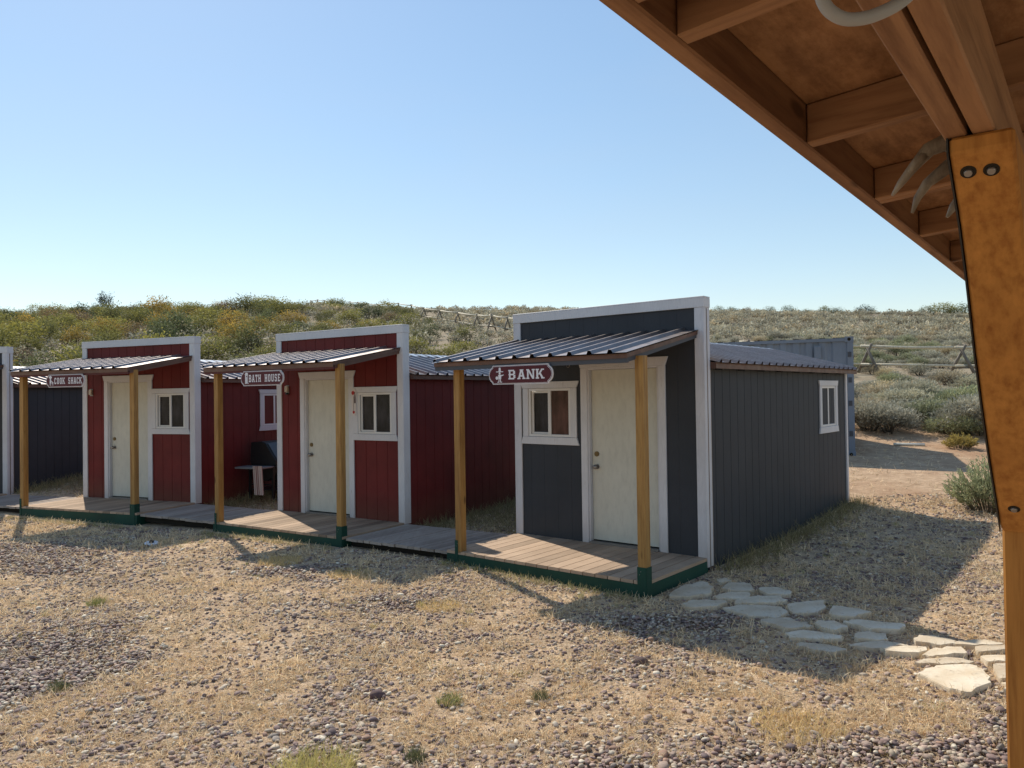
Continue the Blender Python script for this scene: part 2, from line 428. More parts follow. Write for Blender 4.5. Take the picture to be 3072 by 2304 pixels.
LW = 2.5565
def cabin(name, label, loc, rz, paint, door_x, win_x, cf, cr, cd, ca, cb, posts, pd, roofm='roof', L_=5.0, H=2.75, bank=False, side_win=True):
    root = empty(name, loc, rz); W = LW
    tag(root, label, 'cabin', 'false fronted cabins joined by a boardwalk')
    P = M[paint]; wt = M['white_worn'] if bank else M['white']
    # front wall with openings
    d0, d1 = door_x, door_x + .94; w0, w1 = win_x + .06, win_x + .78
    fw = MB()
    def pan(x0, x1, z0, z1):
        if x1 - x0 > .01: sheet(fw, groove_prof(x0, x1, off=.02, w=.005 if bank else .009, d=.0015 if bank else .005), (0, 0, z0), (1, 0, 0), (0, -1, 0), (0, 0, z1 - z0))
    cuts = sorted([(d0, d1, 0.0, 2.06), (w0, w1, 1.2, 1.85)])
    x = .0
    for (a, bq, za, zb) in cuts:
        pan(x, a, 0, H - .02); pan(a, bq, zb, H - .02)
        if za > .05: pan(a, bq, 0, za)
        x = bq
    pan(x, W, 0, H - .02)
    fw.box(0, W, .10, .115, 2.2, H - .02)      # back of the false front
    fw.quad((.03, .115, -.16), (.03, .115, 2.2), (W - .03, .115, 2.2), (W - .03, .115, -.16))
    fw.quad((0, 0, -.03), (W, 0, -.03), (W, 0, 0), (0, 0, 0))
    fw.build('front_wall', P, root)
    # side and rear walls
    yb = .118 + L_
    for (x_, sgn) in ((W - .03, 1), (.03, -1)):
        sw = MB()
        sheet(sw, groove_prof(.118, yb, off=.118), (x_, 0, -.22), (0, 1, 0), (sgn, 0, 0), (0, 0, 2.24))
        sw.build('side_wall', P, root)
    rw = MB(); rw.quad((.03, yb, -.22), (W - .03, yb, -.22), (W - .03, yb, 2.05), (W / 2, yb, 2.38), (.03, yb, 2.05)); rw.build('rear_wall', P, root)
    # trims
    t = .021; tr = MB(); tw = .089
    tr.box(0, tw, -t, 0, 0, H - .10); tr.box(-t, 0, -t, .10, -.02 if not bank else -.16, H - .10)
    tr.build('corner_trim', wt, root, .003)
    tr = MB(); tr.box(W - tw, W, -t, 0, 0, H - .10); tr.box(W, W + t, -t, .118, -.10 if bank else -.02, H - .10)
    o = tr.build('corner_trim', wt, root, .003)
    if bank:
        tr = MB(); tr.box(W + t, W + t + .002, .035, .052, -.15, H - .11); tr.box(W + .0, W + t - .002, .1185, .132, -.16, 1.98); tr.build('bare_edge', M['bare_edge'], o)
    cp = MB(); cp.box(-.026, W + .026, -.026, -.001, H - .10, H); cp.box(W + .001, W + .026, -.001, .125, H - .10, H); cp.box(-.026, -.001, -.001, .125, H - .10, H)
    cp.box(-.026, W + .026, -.026, .125, H, H + .018)
    cp.build('parapet_cap', M['white'], root, .003)
    rt = MB(); rt.box(W - .03, W - .009, yb - .07, yb + .004, -.2, 2.0); rt.build('rear_trim', M['white'], root)
    # door
    dt = MB()
    dt.box(d0 - .09, d0, -t, 0, 0, 2.05); dt.box(d1, d1 + .09, -t, 0, 0, 2.05)
    dt.prism([(d0 - .09, -.024, 2.051), (d1 + .09, -.024, 2.051), (d1 + .125, -.024, 2.148), (d0 - .125, -.024, 2.148)], (0, .024, 0))
    fr = dt.build('door_frame', M['white'], root, .003)
    jm = MB(); jm.box(d0, d0 + .022, -.004, .085, .0, 2.05); jm.box(d1 - .022, d1, -.004, .085, 0, 2.05); jm.box(d0 + .022, d1 - .022, -.004, .085, 2.028, 2.05)
    jm.build('door_jamb', M['white_worn'], fr)
    th = MB(); th.box(d0 + .022, d1 - .022, -.03, .08, .0, .022); th.build('threshold', M['steel'], fr)
    dr = MB(); dr.box(d0 + .025, d1 - .025, .045, .085, .035, 2.025)
    do = dr.build('door', M['door'], root, .002)
    sw_ = MB(); sw_.box(d0 + .024, d1 - .024, .05, .08, .022, .036); sw_.build('door_sweep', M['rubber'], do)
    kx = d0 + .09
    kb = MB(); kb.disc((kx, .045, 1.04), (0, -1, 0), .030, .012); kb.disc((kx, .033, 1.04), (0, -1, 0), .012, .004)
    kb.build('deadbolt', M['brass'], do)
    kb = MB(); kb.disc((kx, .045, .89), (0, -1, 0), .031, .008); kb.disc((kx, .037, .89), (0, -1, 0), .012, .03); kb.tube([(kx, .015, .89), (kx, .008, .89), (kx, -.012, .89), (kx, -.02, .89)], [.018, .028, .026, .012], 14)
    kb.build('door_knob', M['steel'], do)
    # windows
    window_part(root, 'front', win_x, m1='glass', m2='glass_reflect_tone' if bank else 'glass')
    if side_win: window_part(root, 'side', (3.80 if bank else 1.62), z0=1.122 if bank else 1.11, pos=W - .03, out=(1, 0, 0), along=(0, 1, 0), m2='glass')
    # gable roof
    e = .115; zr = 2.44; ze = 2.075; y0 = .128; y1 = yb + .2
    for sgn in (1, -1):
        xe = W / 2 + sgn * (W / 2 + e - .03)
        rm = MB()
        ex = Vector((xe - W / 2, 0, ze - zr)); nrm = Vector((-ex.z * sgn, 0, abs(ex.x))).normalized() if sgn > 0 else Vector((ex.z, 0, abs(ex.x))).normalized()
        sheet(rm, rib_prof(y1 - y0), (W / 2, y0, zr), (0, 1, 0), nrm, ex * 1.02)
        sheet(rm, [(0, 0), (y1 - y0, 0)], (W / 2, y0, zr - .012), (0, 1, 0), nrm, ex * 1.015)
        o = rm.build('roof', M['roof' if bank else 'roof_glint_tone'], root)
        fb = MB()
        fb.box(min(xe, xe - sgn * .022), max(xe, xe - sgn * .022), y0, y1, ze - .075, ze - .006)
        fb.build('eave_board', M['drip'], o)
        for yy in (y0, y1 - .02):
            rk = MB(); rk.prism([(W / 2, yy, zr - .016), (xe - sgn * .024, yy, ze - .012), (xe - sgn * .024, yy, ze - .08), (W / 2, yy, zr - .09)], (0, .02, 0)); rk.build('rake_board', M['drip'], o)
        tl = MB(); yy = .35
        while yy < y1 - .1:
            a_, b_ = sorted((xe - sgn * .03, W / 2 + sgn * (W / 2 - .03)))
            tl.box(a_, b_, yy, yy + .038, ze - .085, ze - .03); yy += .61
        tl.build('rafter_tail', P, o)
    rc = MB(); rc.prism([(W / 2 - .15, y0 + .01, zr - .018), (W / 2, y0 + .01, zr + .030), (W / 2 + .15, y0 + .01, zr - .018), (W / 2, y0 + .01, zr + .02)], (0, y1 - y0 - .02, 0))
    rc.build('ridge_cap', M['ridge'], root)
    # porch roof
    pr = MB(); top = .10; fz = cf + top; rz_ = cr + top
    ex = Vector((0, cd + .03, (rz_ - fz) * (cd + .03) / cd)); nrm = Vector((0, -ex.z, ex.y)).normalized()
    y_f = -cd - .03; zf0 = fz - (rz_ - fz) * .03 / cd
    sheet(pr, rib_prof(cb - ca + .02, off=.05), (ca - .01, y_f, zf0), (1, 0, 0), nrm, ex - Vector((0, .022, .004)))
    sheet(pr, [(0, 0), (cb - ca + .02, 0)], (ca - .01, y_f, zf0 - .010), (1, 0, 0), nrm, ex - Vector((0, .022, .004)))
    po = pr.build('porch_roof', M['roof_glint_tone'], root)
    fm = M['trimgrey'] if bank else M['redfascia']
    fb = MB(); fb.box(ca + .005, cb - .005, -cd + .006, -cd + .04, cf, cf + .045 if bank else cf + .03); fb.build('fascia', fm, po)
    dp = MB(); zt = fz - .012; z_lo = cf + .046 if bank else cf + .031
    dp.box(ca, cb, -cd - .004, -cd + .006, z_lo - .004, zt)
    for xx in (ca, cb - .012):
        dp.prism([(xx, -cd + .007, cf + .045), (xx, -cd + .007, zt), (xx, -.024, rz_ - .014), (xx, -.024, cr + .045)], (.012, 0, 0))
    dp.build('drip_edge', M['drip'], po)
    for xx in (ca + .012, cb - .036):
        sd = MB(); sd.prism([(xx, -cd + .041, cf + .008), (xx, -cd + .041, zt - .02), (xx, -.024, rz_ - .05), (xx, -.024, cr + .008)], (.024, 0, 0)); sd.build('rake_board', fm if bank else M['drip'], po)
    ud = MB(); ud.quad((ca + .04, -cd + .04, cf + .075), (cb - .04, -cd + .04, cf + .075), (cb - .04, -.024, cr + .075), (ca + .04, -.024, cr + .075))
    for k in range(5):
        xx = ca + .06 + k * (cb - ca - .16) / 4
        ud.prism([(xx, -cd + .041, cf + .01), (xx, -cd + .041, cf + .072), (xx, -.024, cr + .072), (xx, -.024, cr + .01)], (.038, 0, 0))
    ud.build('roof_underside', M['under'], po)
    hk = MB(); hx = d0 + .2; c0 = Vector((hx, -cd * .45, cf + .17))
    pts = [c0, c0 + Vector((0.005, 0, -.09)), c0 + Vector((.012, 0, -.12))]
    for a in range(0, 200, 20): pts.append(c0 + Vector((-.008 + .02 * math.cos(R(-a)), 0, -.13 + .03 * math.sin(R(-a)))))
    hk.tube(pts, .0035, 6); hk.build('ceiling_hook', M['steel'], po)
    # posts with green feet
    for i, px in enumerate(posts):
        pm = MB(); zt2 = cf + .07
        pm.box(px, px + .089, -pd, -pd + .089, -.02, zt2)
        p = pm.build('porch_post', M['post'], root, .004)
        gb = MB()
        if i == 1:
            gb.box(px - .004, px + .093, -pd - .006, -pd, -.19, .13); gb.box(px + .0895, px + .0955, -pd + .0, -pd + .092, -.19 if bank else .0, .13)
        else:
            gb.box(px - .004, px + .04, -pd - .006, -pd, -.19, .125); gb.box(px - .005, px - .0002, -pd, -pd + .092, 0, .125)
        f = gb.build('post_foot', M['green'], p)
        sc_ = MB()
        for (qx, qz) in ((px + .02, .06), (px + .035, .09)): sc_.disc((qx, -pd - .006, qz), (0, -1, 0), .004, .002, 8)
        sc_.build('screw', M['steel'], f)
    # porch deck: boards run from the wall to the front edge
    q = []; nb = 18; w_ = (W + .02) / nb
    for k in range(nb):
        a = -.0 + k * w_; bq = a + w_ - .010
        q.append(((a, -pd + .0, 0), (bq, -pd + .0, 0), (bq, 0.0, 0), (a, 0.0, 0)))
    dk = deck_boards('porch_deck', q, M['plank'], root)
    jf = MB(); jf.box(.0, W + .01, -pd - .001, -pd + .035, -.2, -.034); jf.box(W - .02, W + .012, -pd + .036, -.0, -.2, -.034); jf.box(.0, .03, -pd + .036, 0, -.2, -.034)
    jf.build('deck_skirt', M['green'], dk)
    nl = MB()
    return root

BL = (.0560, 9.7599, -.003); BT = -.6879
HL = (-3.6784, 12.1001, -.015); HT = -.5670
KL = (-7.6603, 13.7614, .029); KT = -.3837
bank = cabin('cabin', 'slate blue cabin at the right end of the row, cream door right of its window', BL, BT, 'blue', 1.08, .10, 2.03, 2.318, 1.474, .015, 2.505, (.135, 2.478), 1.2956, bank=True)
bath = cabin('cabin', 'dark red cabin next to the slate blue one, thermometer beside its window', HL, HT, 'red', .595, 1.61, 2.118, 2.352, 1.30, -.06, 2.53, (.04, 2.465), 1.208, side_win=False)
cook = cabin('cabin', 'dark red cabin second from the left, barbecue grill standing along its right wall', KL, KT, 'red', .595, 1.61, 2.118, 2.352, 1.30, -.06, 2.53, (-.018, 2.431), 1.1888)
FT = -.22; fx, fy = -9.53 - LW * math.cos(FT), 14.5 - LW * math.sin(FT)
fourth = cabin('cabin', 'slate blue cabin mostly cut off by the left edge of the photo', (fx, fy, .02), FT, 'blue', 1.08, .10, 2.08, 2.34, 1.38, .015, 2.505, (.135, 2.4), 1.25, bank=True)

def wl(c, lx, ly, lz=0.0):
    (o, t) = {'b': (BL, BT), 'h': (HL, HT), 'k': (KL, KT), 'f': ((fx, fy, .02), FT)}[c]
    return Vector((o[0] + lx * math.cos(t) - ly * math.sin(t), o[1] + lx * math.sin(t) + ly * math.cos(t), o[2] + lz))

# boardwalks between the porch decks
def boardwalk(label, a0, a1, b1, b0, n):
    """a0 front-left a1 front-right b1 rear-right b0 rear-left"""
    c0 = (a0 + a1 + b0 + b1) / 4; root = empty('boardwalk', (c0.x, c0.y, tz(c0.x, c0.y)))
    tag(root, label, 'boardwalk', 'boardwalk sections between the cabins')
    z0 = Vector(root.location)
    q = []
    for k in range(n):
        s0 = k / n; s1 = (k + 1) / n - .006
        jit = random.uniform(-.012, .012)
        f0 = a0.lerp(a1, s0) - z0; f1 = a0.lerp(a1, s1) - z0; r0 = b0.lerp(b1, s0) - z0; r1 = b0.lerp(b1, s1) - z0
        d = (f0 - r0).normalized() * jit; dz = Vector((0, 0, random.uniform(-.003, .003)))
        q.append([tuple(v) for v in (f0 + d + dz, f1 + d + dz, r1 + dz, r0 + dz)])
    deck_boards('decking', q, M['plank_grey'], root, colv=.08)
    j = MB()
    for s in (.1, .5, .9):
        p = a0.lerp(b0, s) - z0 - Vector((0, 0, .085)); q_ = a1.lerp(b1, s) - z0 - Vector((0, 0, .085)); j.bar(p, q_, .038, .09)
    j.build('joist', M['dark'], root)
dz = -.02
boardwalk('grey plank boardwalk section between the middle red cabin and the right hand blue cabin', wl('h', LW + .03, -1.17, dz), wl('b', -.02, -1.25, dz - .01), wl('b', -.02, .0, dz - .01), wl('h', LW + .03, .02, dz), 16)
boardwalk('grey plank boardwalk section between the two red cabins', wl('k', LW + .03, -1.15, dz), wl('h', -.02, -1.17, dz + .005), wl('h', -.02, .02, dz + .005), wl('k', LW + .03, .02, dz), 13)
boardwalk('grey plank boardwalk section at the far left, left of the second red cabin', wl('f', LW + .03, -1.2, dz), wl('k', -.02, -1.15, dz), wl('k', -.02, .02, dz), wl('f', LW + .03, .02, dz), 12)

# ------------------------------------------------------------------ signs
GL = {  # slab letters as quads in a unit cell, (x0,y0,x1,y1) boxes or 4-point polys
 'B': [(0, 0, .22, 1), (.22, .84, .72, 1), (.22, .43, .72, .59), (.22, 0, .74, .16), (.60, .55, .86, .88), (.62, .12, .90, .47), (-.08, .86, .0, 1), (-.08, 0, .0, .14), (-.05, .44, 0, .56)],
 'A': [[(.0, 0), (.24, 0), (.58, 1), (.36, 1)], [(.96, 0), (.70, 0), (.42, 1), (.64, 1)], (.28, .26, .70, .42), (-.08, 0, .34, .13), (.60, 0, 1.04, .13), (.24, .9, .76, 1.0)],
 'N': [(.0, 0, .2, 1), (.74, 0, .94, 1), [(.0, 1), (.26, 1), (.94, 0), (.70, 0)], (-.1, .87, .1, 1), (-.1, 0, .3, .13), (.64, .87, 1.04, 1)],
 'K': [(.0, 0, .24, 1), [(.2, .42), (.42, .42), (.92, 1), (.66, 1)], [(.34, .56), (.56, .60), (.98, 0), (.70, 0)], (-.1, .87, .34, 1), (-.1, 0, .34, .13), (.6, .87, 1.0, 1), (.62, 0, 1.06, .13)],
 'C': [(.04, .12, .30, .88), (.14, .84, .74, 1), (.14, 0, .74, .16), (.64, .68, .86, .96), (.64, .04, .86, .32)],
 'O': [(.04, .12, .30, .88), (.62, .12, .88, .88), (.14, .84, .78, 1), (.14, 0, .78, .16)],
 'H': [(.04, 0, .28, 1), (.64, 0, .88, 1), (.28, .43, .64, .59), (-.06, .88, .36, 1), (-.06, 0, .36, .12), (.56, .88, .98, 1), (.56, 0, .98, .12)],
 'S': [(.08, .52, .30, .90), (.62, .10, .86, .48), (.16, .85, .78, 1), (.14, 0, .78, .15), (.16, .42, .76, .58), (.62, .70, .84, .92), (.06, .06, .28, .30)],
 'T': [(.34, 0, .60, 1), (.0, .85, .94, 1), (.0, .68, .14, .86), (.80, .68, .94, .86), (.20, 0, .74, .12)],
 'U': [(.04, .12, .28, 1), (.64, .12, .88, 1), (.14, 0, .78, .16), (-.06, .88, .36, 1), (.56, .88, .98, 1)],
 'E': [(.04, 0, .28, 1), (.28, .85, .84, 1), (.28, 0, .84, .15), (.28, .43, .66, .57), (.74, .72, .88, .98), (.74, .02, .88, .28), (-.04, .88, .04, 1), (-.04, 0, .04, .12)],
}
signred = painted('sign_maroon_paint', (.085, .008, .017), .45, .1, streak=(2, 2, 2))
signwhite = mat('sign_white_paint', (.70, .69, .72), .5, .3)
def sign(label, cab, y, x0, x1, zc, h, text, tx0, tx1, th_, emblem, lw=.8):
    o, t = {'b': (BL, BT), 'h': (HL, HT), 'k': (KL, KT)}[cab]
    p = wl(cab, (x0 + x1) / 2, y, zc - h / 2)
    root = empty('sign', p, t); tag(root, label, 'sign', 'name signs hung under the porch roofs')
    w = (x1 - x0); hw = w / 2; hh = h / 2
    def outline(g):
        c = .055; pts = []
        for sx, sz in ((1, 1), (1, -1), (-1, -1), (-1, 1)):
            seq = [(hw - c, hh), (hw - c + .008, hh - .018), (hw - .022, hh - .036)]
            if sx * sz < 0: seq = seq[::-1]
            pts += [(sx * a, sz * b_) for a, b_ in seq]
            if sx * sz > 0:
                pts += [(sx * (hw - .006), sz * hh * .38), (sx * hw, 0), (sx * (hw - .006), -sz * hh * .38)]
        k = 1 - g
        return [(a - math.copysign(g, a), b_ - math.copysign(min(g, abs(b_)), b_)) for a, b_ in pts]
    def slab(name, g, y0, y1, m, par):
        mb = MB(); mb.prism([(a, y0, hh + b_) for a, b_ in outline(g)], (0, y1 - y0, 0)); return mb.build(name, m, par)
    bd = slab('board', 0, .0, .018, signwhite, root)
    slab('border', .006, -.0012, -.0002, signred, root); slab('border', .0095, -.0024, -.0014, signwhite, root)
    slab('panel', .0125, -.0036, -.0026, signred, root)
    n = len(text); cw = (tx1 - tx0) / (n - .12); k = 0; cx = (x0 + x1) / 2
    lt = MB()
    for i, ch in enumerate(text):
        if ch == ' ': continue
        ox = tx0 - cx + i * cw
        for qd in GL[ch]:
            if isinstance(qd, tuple): qd = [(qd[0], qd[1]), (qd[2], qd[1]), (qd[2], qd[3]), (qd[0], qd[3])]
            k += 1; yy = -.0045 - .00012 * (k % 12)
            lt.prism([(ox + a * cw * lw, yy, hh + (b_ - .5) * th_) for a, b_ in qd], (0, .0006, 0))
    lt.build('lettering', signwhite, root)
    em = MB(); k = 0
    for qd in emblem:
        k += 1; yy = -.0045 - .00015 * k
        if len(qd) == 3:      # (cx,cz,r)
            qd2 = [(qd[0] + qd[2] * math.cos(a * math.pi / 6), qd[1] + qd[2] * math.sin(a * math.pi / 6)) for a in range(12)]
        else: qd2 = qd
        em.prism([(a - cx, yy, b_ - zc + hh) for a, b_ in qd2], (0, .0006, 0))
    em.build('emblem', signwhite, root)
    return root
zc = 1.956
# plain little figure with a wide hat and a sack; chef at a grill; outhouse
fig = [[(.955, 1.985), (1.045, 1.985), (1.05, 1.993), (.95, 1.993)], [(.985, 1.993), (1.018, 1.993), (1.012, 2.032), (.99, 2.032)], (1.0, 1.972, .013), [(.982, 1.915), (1.02, 1.915), (1.022, 1.958), (.98, 1.958)],
       (.962, 1.925, .018), [(1.02, 1.94), (1.055, 1.953), (1.053, 1.961), (1.02, 1.953)], [(.984, 1.885), (.995, 1.885), (.998, 1.915), (.986, 1.915)], [(1.006, 1.885), (1.017, 1.885), (1.016, 1.915), (1.004, 1.915)],
       [(.97, 1.878), (.996, 1.878), (.996, 1.886), (.97, 1.886)], [(1.006, 1.878), (1.033, 1.878), (1.033, 1.886), (1.006, 1.886)]]
sign('maroon and white sign reading BANK hung from the blue cabin porch roof', 'b', -1.474 - .026, .848, 1.678, zc, .196, 'BANK', 1.125, 1.585, .098, fig)
chef = [(.885, 2.098, .017), (.905, 2.104, .018), (.922, 2.096, .014), [(.886, 2.072), (.92, 2.072), (.922, 2.09), (.884, 2.09)], (.905, 2.062, .015), [(.885, 2.0), (.92, 2.0), (.925, 2.05), (.888, 2.05)],
        [(.915, 2.03), (.95, 2.022), (.95, 2.032), (.917, 2.042)], [(.89, 1.965), (.905, 1.965), (.908, 2.0), (.893, 2.0)], [(.93, 2.0), (.975, 2.0), (.968, 2.018), (.936, 2.018)], [(.935, 1.965), (.942, 1.965), (.952, 2.0), (.946, 2.0)], [(.962, 1.965), (.969, 1.965), (.962, 2.0), (.956, 2.0)]]
sign('maroon and white sign reading COOK SHACK hung from the left red cabin porch roof', 'k', -1.326, .80, 1.645, 2.037, .20, 'COOK SHACK', .99, 1.60, .098, chef, .82)
hut = [[(.885, 1.962), (.905, 1.962), (.905, 2.085), (.885, 2.085)], [(.93, 1.962), (.94, 1.962), (.94, 2.085), (.93, 2.085)], [(.905, 2.07), (.93, 2.07), (.93, 2.085), (.905, 2.085)], [(.875, 2.086), (.95, 2.086), (.935, 2.112), (.895, 2.112)], [(.908, 1.962), (.926, 1.966), (.926, 2.05), (.908, 2.06)], [(.945, 1.962), (.955, 1.962), (.955, 1.972), (.945, 1.972)]]
sign('maroon and white sign reading BATH HOUSE hung from the middle red cabin porch roof', 'h', -1.326, .79, 1.645, 2.032, .20, 'BATH HOUSE', .965, 1.60, .098, hut, .82)

# thermometer on the bath house trim
tp = wl('h', 1.645, -.026, 1.49); th = empty('thermometer', tp, HT); tag(th, 'long red and white wall thermometer hanging left of the middle red cabin window', 'thermometer')
mb = MB(); mb.prism([(a, -.006, z_) for a, z_ in ((-.042, .03), (-.03, 0), (.03, 0), (.042, .03), (.042, .35), (.03, .385), (-.03, .385), (-.042, .35))], (0, .006, 0)); mb.build('plate', mat('enamel_plate', (.66, .6, .58), .4), th)
mb = MB(); mb.disc((-.012, -.006, .33), (0, -1, 0), .03, .002, 18); mb.disc((0, -.006, .05), (0, -1, 0), .022, .002, 18); mb.build('red_disc', mat('enamel_red', (.4, .02, .02), .4), th)
mb = MB(); mb.prism([(a, -.008, z_) for a, z_ in ((.012, .18), (.038, .18), (.036, .28), (.03, .31), (.03, .35), (.02, .35), (.02, .31), (.014, .28))], (0, .0018, 0)); mb.build('bottle_picture', mat('bottle_brown', (.05, .02, .03), .4), th)
mb = MB()
for k in range(12): mb.box(-.008, .008, -.0075, -.0062, .08 + k * .016, .083 + k * .016)
mb.box(-.002, .002, -.0095, -.0076, .06, .29); mb.build('scale', mat('tick_grey', (.15, .1, .1), .5), th)

# small wall lamps left of the red cabins' doors
for c_, p_, t_, lb in (('k', (.185, 1.80), KT, 'small beige box lamp on the left red cabin front wall'), ('h', (.215, 1.83), HT, 'small beige box lamp on the middle red cabin front wall')):
    w = wl(c_, p_[0] + .0, -.0, p_[1]); r_ = empty('wall_lamp', w, t_); tag(r_, lb, 'lamp', 'small wall lamps beside the cabin doors')
    mb = MB(); mb.box(-.03, .03, -.045, -.008, .02, .115); mb.build('housing', mat('beige_plastic', (.5, .42, .33), .5), r_, .006)
    mb = MB(); mb.box(-.035, .035, -.008, -.0, .0, .125); mb.build('back_plate', M['steel'], r_)
    if c_ == 'h':
        mb = MB(); mb.disc((.02, -.035, .012), (0, 0, -1), .022, .03, 12, .028); mb.build('lens', M['black'], r_)

# ------------------------------------------------------------------ grill, towel, odds and ends
gp = wl('k', 3.03, 1.1); gz = tz(gp.x, gp.y)
gr = empty('barbecue_grill', (gp.x, gp.y, gz), KT); tag(gr, 'black barbecue grill on a cart between the two red cabins', 'grill')
mb = MB()
prof = [(-.27, .63), (-.30, .70), (-.28, 1.04), (-.05, 1.06), (.05, 1.03), (.27, .72), (.27, .63)]
mb.prism([(x_, .02, z_) for x_, z_ in prof], (0, .68, 0)); mb.build('lid', M['black'], gr, .01)
mb = MB(); mb.prism([(.06, .06, 1.022), (.06, .66, 1.022), (.262, .66, .735), (.262, .06, .735)], (.007, 0, .005)); mb.build('lid_panel', mat('brushed_lid', (.07, .07, .075), .4, .4, .5), gr)
mb = MB(); mb.tube([(.24, .15, .80), (.30, .15, .82), (.30, .57, .82), (.24, .57, .80)], .011, 8); mb.build('lid_handle', M['steel'], gr)
mb = MB(); mb.prism([(-.27, .02, .625), (.27, .02, .625), (.24, .02, .47), (.1, .02, .36), (-.1, .02, .36), (-.24, .02, .47)], (0, .68, 0)); mb.build('firebox', M['black'], gr, .006)
mb = MB(); mb.box(-.33, .25, -.34, .0, .60, .632); mb.build('side_shelf', mat('grey_shelf', (.22, .22, .22), .5, .4, .2), gr, .005)
mb = MB(); mb.box(-.30, .24, .72, 1.02, .60, .632); mb.build('side_shelf', mat('grey_shelf2', (.36, .36, .37), .35, .5, .5), gr, .005)
for x_, y_ in ((-.26, -.02), (.24, -.02), (-.26, .68), (.24, .68)):
    mb = MB(); mb.box(x_ - .02, x_ + .02, y_ - .02, y_ + .02, 0, .62); mb.build('leg', M['black'], gr)
mb = MB(); mb.box(-.24, .22, -.01, .67, .2, .215); mb.bar((-.26, -.02, .30), (.24, -.02, .30), .02); mb.build('lower_shelf', M['black'], gr)
for y_ in (.10, .56):
    mb = MB(); mb.disc((.275, y_, .08), (1, 0, 0), .075, .035, 18); mb.build('wheel', M['rubber'], gr)
tw = wl('k', 3.03 + .18, 1.1 - .365); twl = empty('towel', (tw.x, tw.y, gz), KT); tag(twl, 'pale striped towel hanging off the grill side shelf', 'towel')
mb = MB(); nx = 14
pr_ = [(-.09 + .2 * i / nx, .008 * math.sin(i * 1.5)) for i in range(nx + 1)]
for j in range(8):
    za = .66 - j * .062; zb = za - .062; sk = .004 * j
    for i in range(nx):
        mb.mi = 1 if i % 3 == 1 else 0
        mb.quad((pr_[i][0] + sk, pr_[i][1], za), (pr_[i + 1][0] + sk, pr_[i + 1][1], za), (pr_[i + 1][0] + sk + .004, pr_[i + 1][1], zb), (pr_[i][0] + sk + .004, pr_[i][1], zb))
mb.build('cloth', [mat('towel_cream', (.55, .42, .36), .9), mat('towel_stripe', (.25, .12, .1), .9)], twl)

# leaning red-brown board in the gap left of the cook shack
p = wl('k', -.14, .25); q = wl('k', -.03, .18)
mb = MB(); z_ = tz(p.x, p.y); mb.bar((p.x - .02, p.y, z_), (q.x - .02, q.y, .62), .06, .02); tag(mb.build('leaning_board', wood('rusty_board', (.12, .05, .03), (.06, .03, .02))), 'narrow rusty brown board leaning left of the left red cabin corner', 'board')
# white plate-like cap lying on gravel
cx_, cy_ = -4.75, 10.09; z_ = tz(cx_, cy_)
cap = empty('drain_lid', (cx_, cy_, z_ + .02)); tag(cap, 'round white drain lid lying on the gravel in front of the left red cabin', 'lid')
mb = MB(); mb.disc((0, 0, 0), (.08, -.12, 1), .085, .022, 24); mb.build('rim', mat('white_plastic', (.75, .75, .78), .4), cap, .004)
mb = MB(); mb.disc((.003, -.003, .023), (.08, -.12, 1), .03, .02, 14); mb.build('plug', M['black'], cap)
# white plastic pipe on the dirt right of the container
mb = MB(); z_ = tz(8.9, 18.0); mb.tube([(8.78, 17.75, tz(8.78, 17.75) + .03), (9.42, 17.6, tz(9.42, 17.6) + .03)], .032, 10); tag(mb.build('pipe', mat('white_pipe', (.75, .72, .62), .4)), 'short white plastic pipe lying on the red dirt', 'pipe')
# bleached branch near the right edge
mb = MB(); bx_, by_ = 10.3, 15.6
def bz(x, y, h): return (x, y, tz(x, y) + h)
mb.tube([bz(9.95, 15.9, .30), bz(10.0, 15.8, .12), bz(10.2, 15.7, .05), bz(10.6, 15.6, .06), bz(11.1, 15.5, .04)], [.012, .02, .028, .028, .02], 7)
mb.tube([bz(10.2, 15.7, .05), bz(10.35, 15.75, .18), bz(10.6, 15.8, .25)], [.02, .014, .008], 6)
mb.tube([bz(10.5, 15.6, .06), bz(10.7, 15.5, .16), bz(10.9, 15.5, .22)], [.018, .012, .006], 6)
tag(mb.build('dead_branch', mat('bleached_wood', (.5, .47, .43), .8)), 'bleached curved dead branch on the ground under the sagebrush at right', 'branch')

# ------------------------------------------------------------------ shipping container
ct = -.40; cxn, cyn = 7.32, 16.45
cz = tz(cxn, cyn) - .03
cont = empty('shipping_container', (cxn, cyn, cz), ct); tag(cont, 'grey blue steel shipping container behind the right hand cabin', 'shipping container')
cg = painted('container_grey', (.20, .235, .29), .5, .12, streak=(6, 6, .7), wear=(.12, .10, .10))
Lc, Wc, Hc = 6.06, 2.44, 2.59
def corr(L_, a, d):
    p = [(0, 0)]; s = .1
    while s < L_ - .3:
        p += [(s, 0), (s + .04, -d), (s + .12, -d), (s + .16, 0)]; s += .27
    return p + [(L_, 0)]
mb = MB()   # local: x from -Lc..0 along the long side, y back
sheet(mb, [(-Lc + s, h) for s, h in corr(Lc - .14, 0, .03)] + [(-.07, 0)], (0, .03, .14), (1, 0, 0), (0, -1, 0), (0, 0, Hc - .24))
mb.build('long_side', cg, cont)
mb = MB(); sheet(mb, [(0, 0), (Wc, 0)], (-.02, 0, .14), (0, 1, 0), (1, 0, 0), (0, 0, Hc - .24))
mb.quad((-Lc, Wc, .14), (0, Wc, .14), (0, Wc, Hc - .1), (-Lc, Wc, Hc - .1)); mb.quad((-Lc, 0, .14), (-Lc, Wc, .14), (-Lc, Wc, Hc - .1), (-Lc, 0, Hc - .1)); mb.build('end_wall', cg, cont)
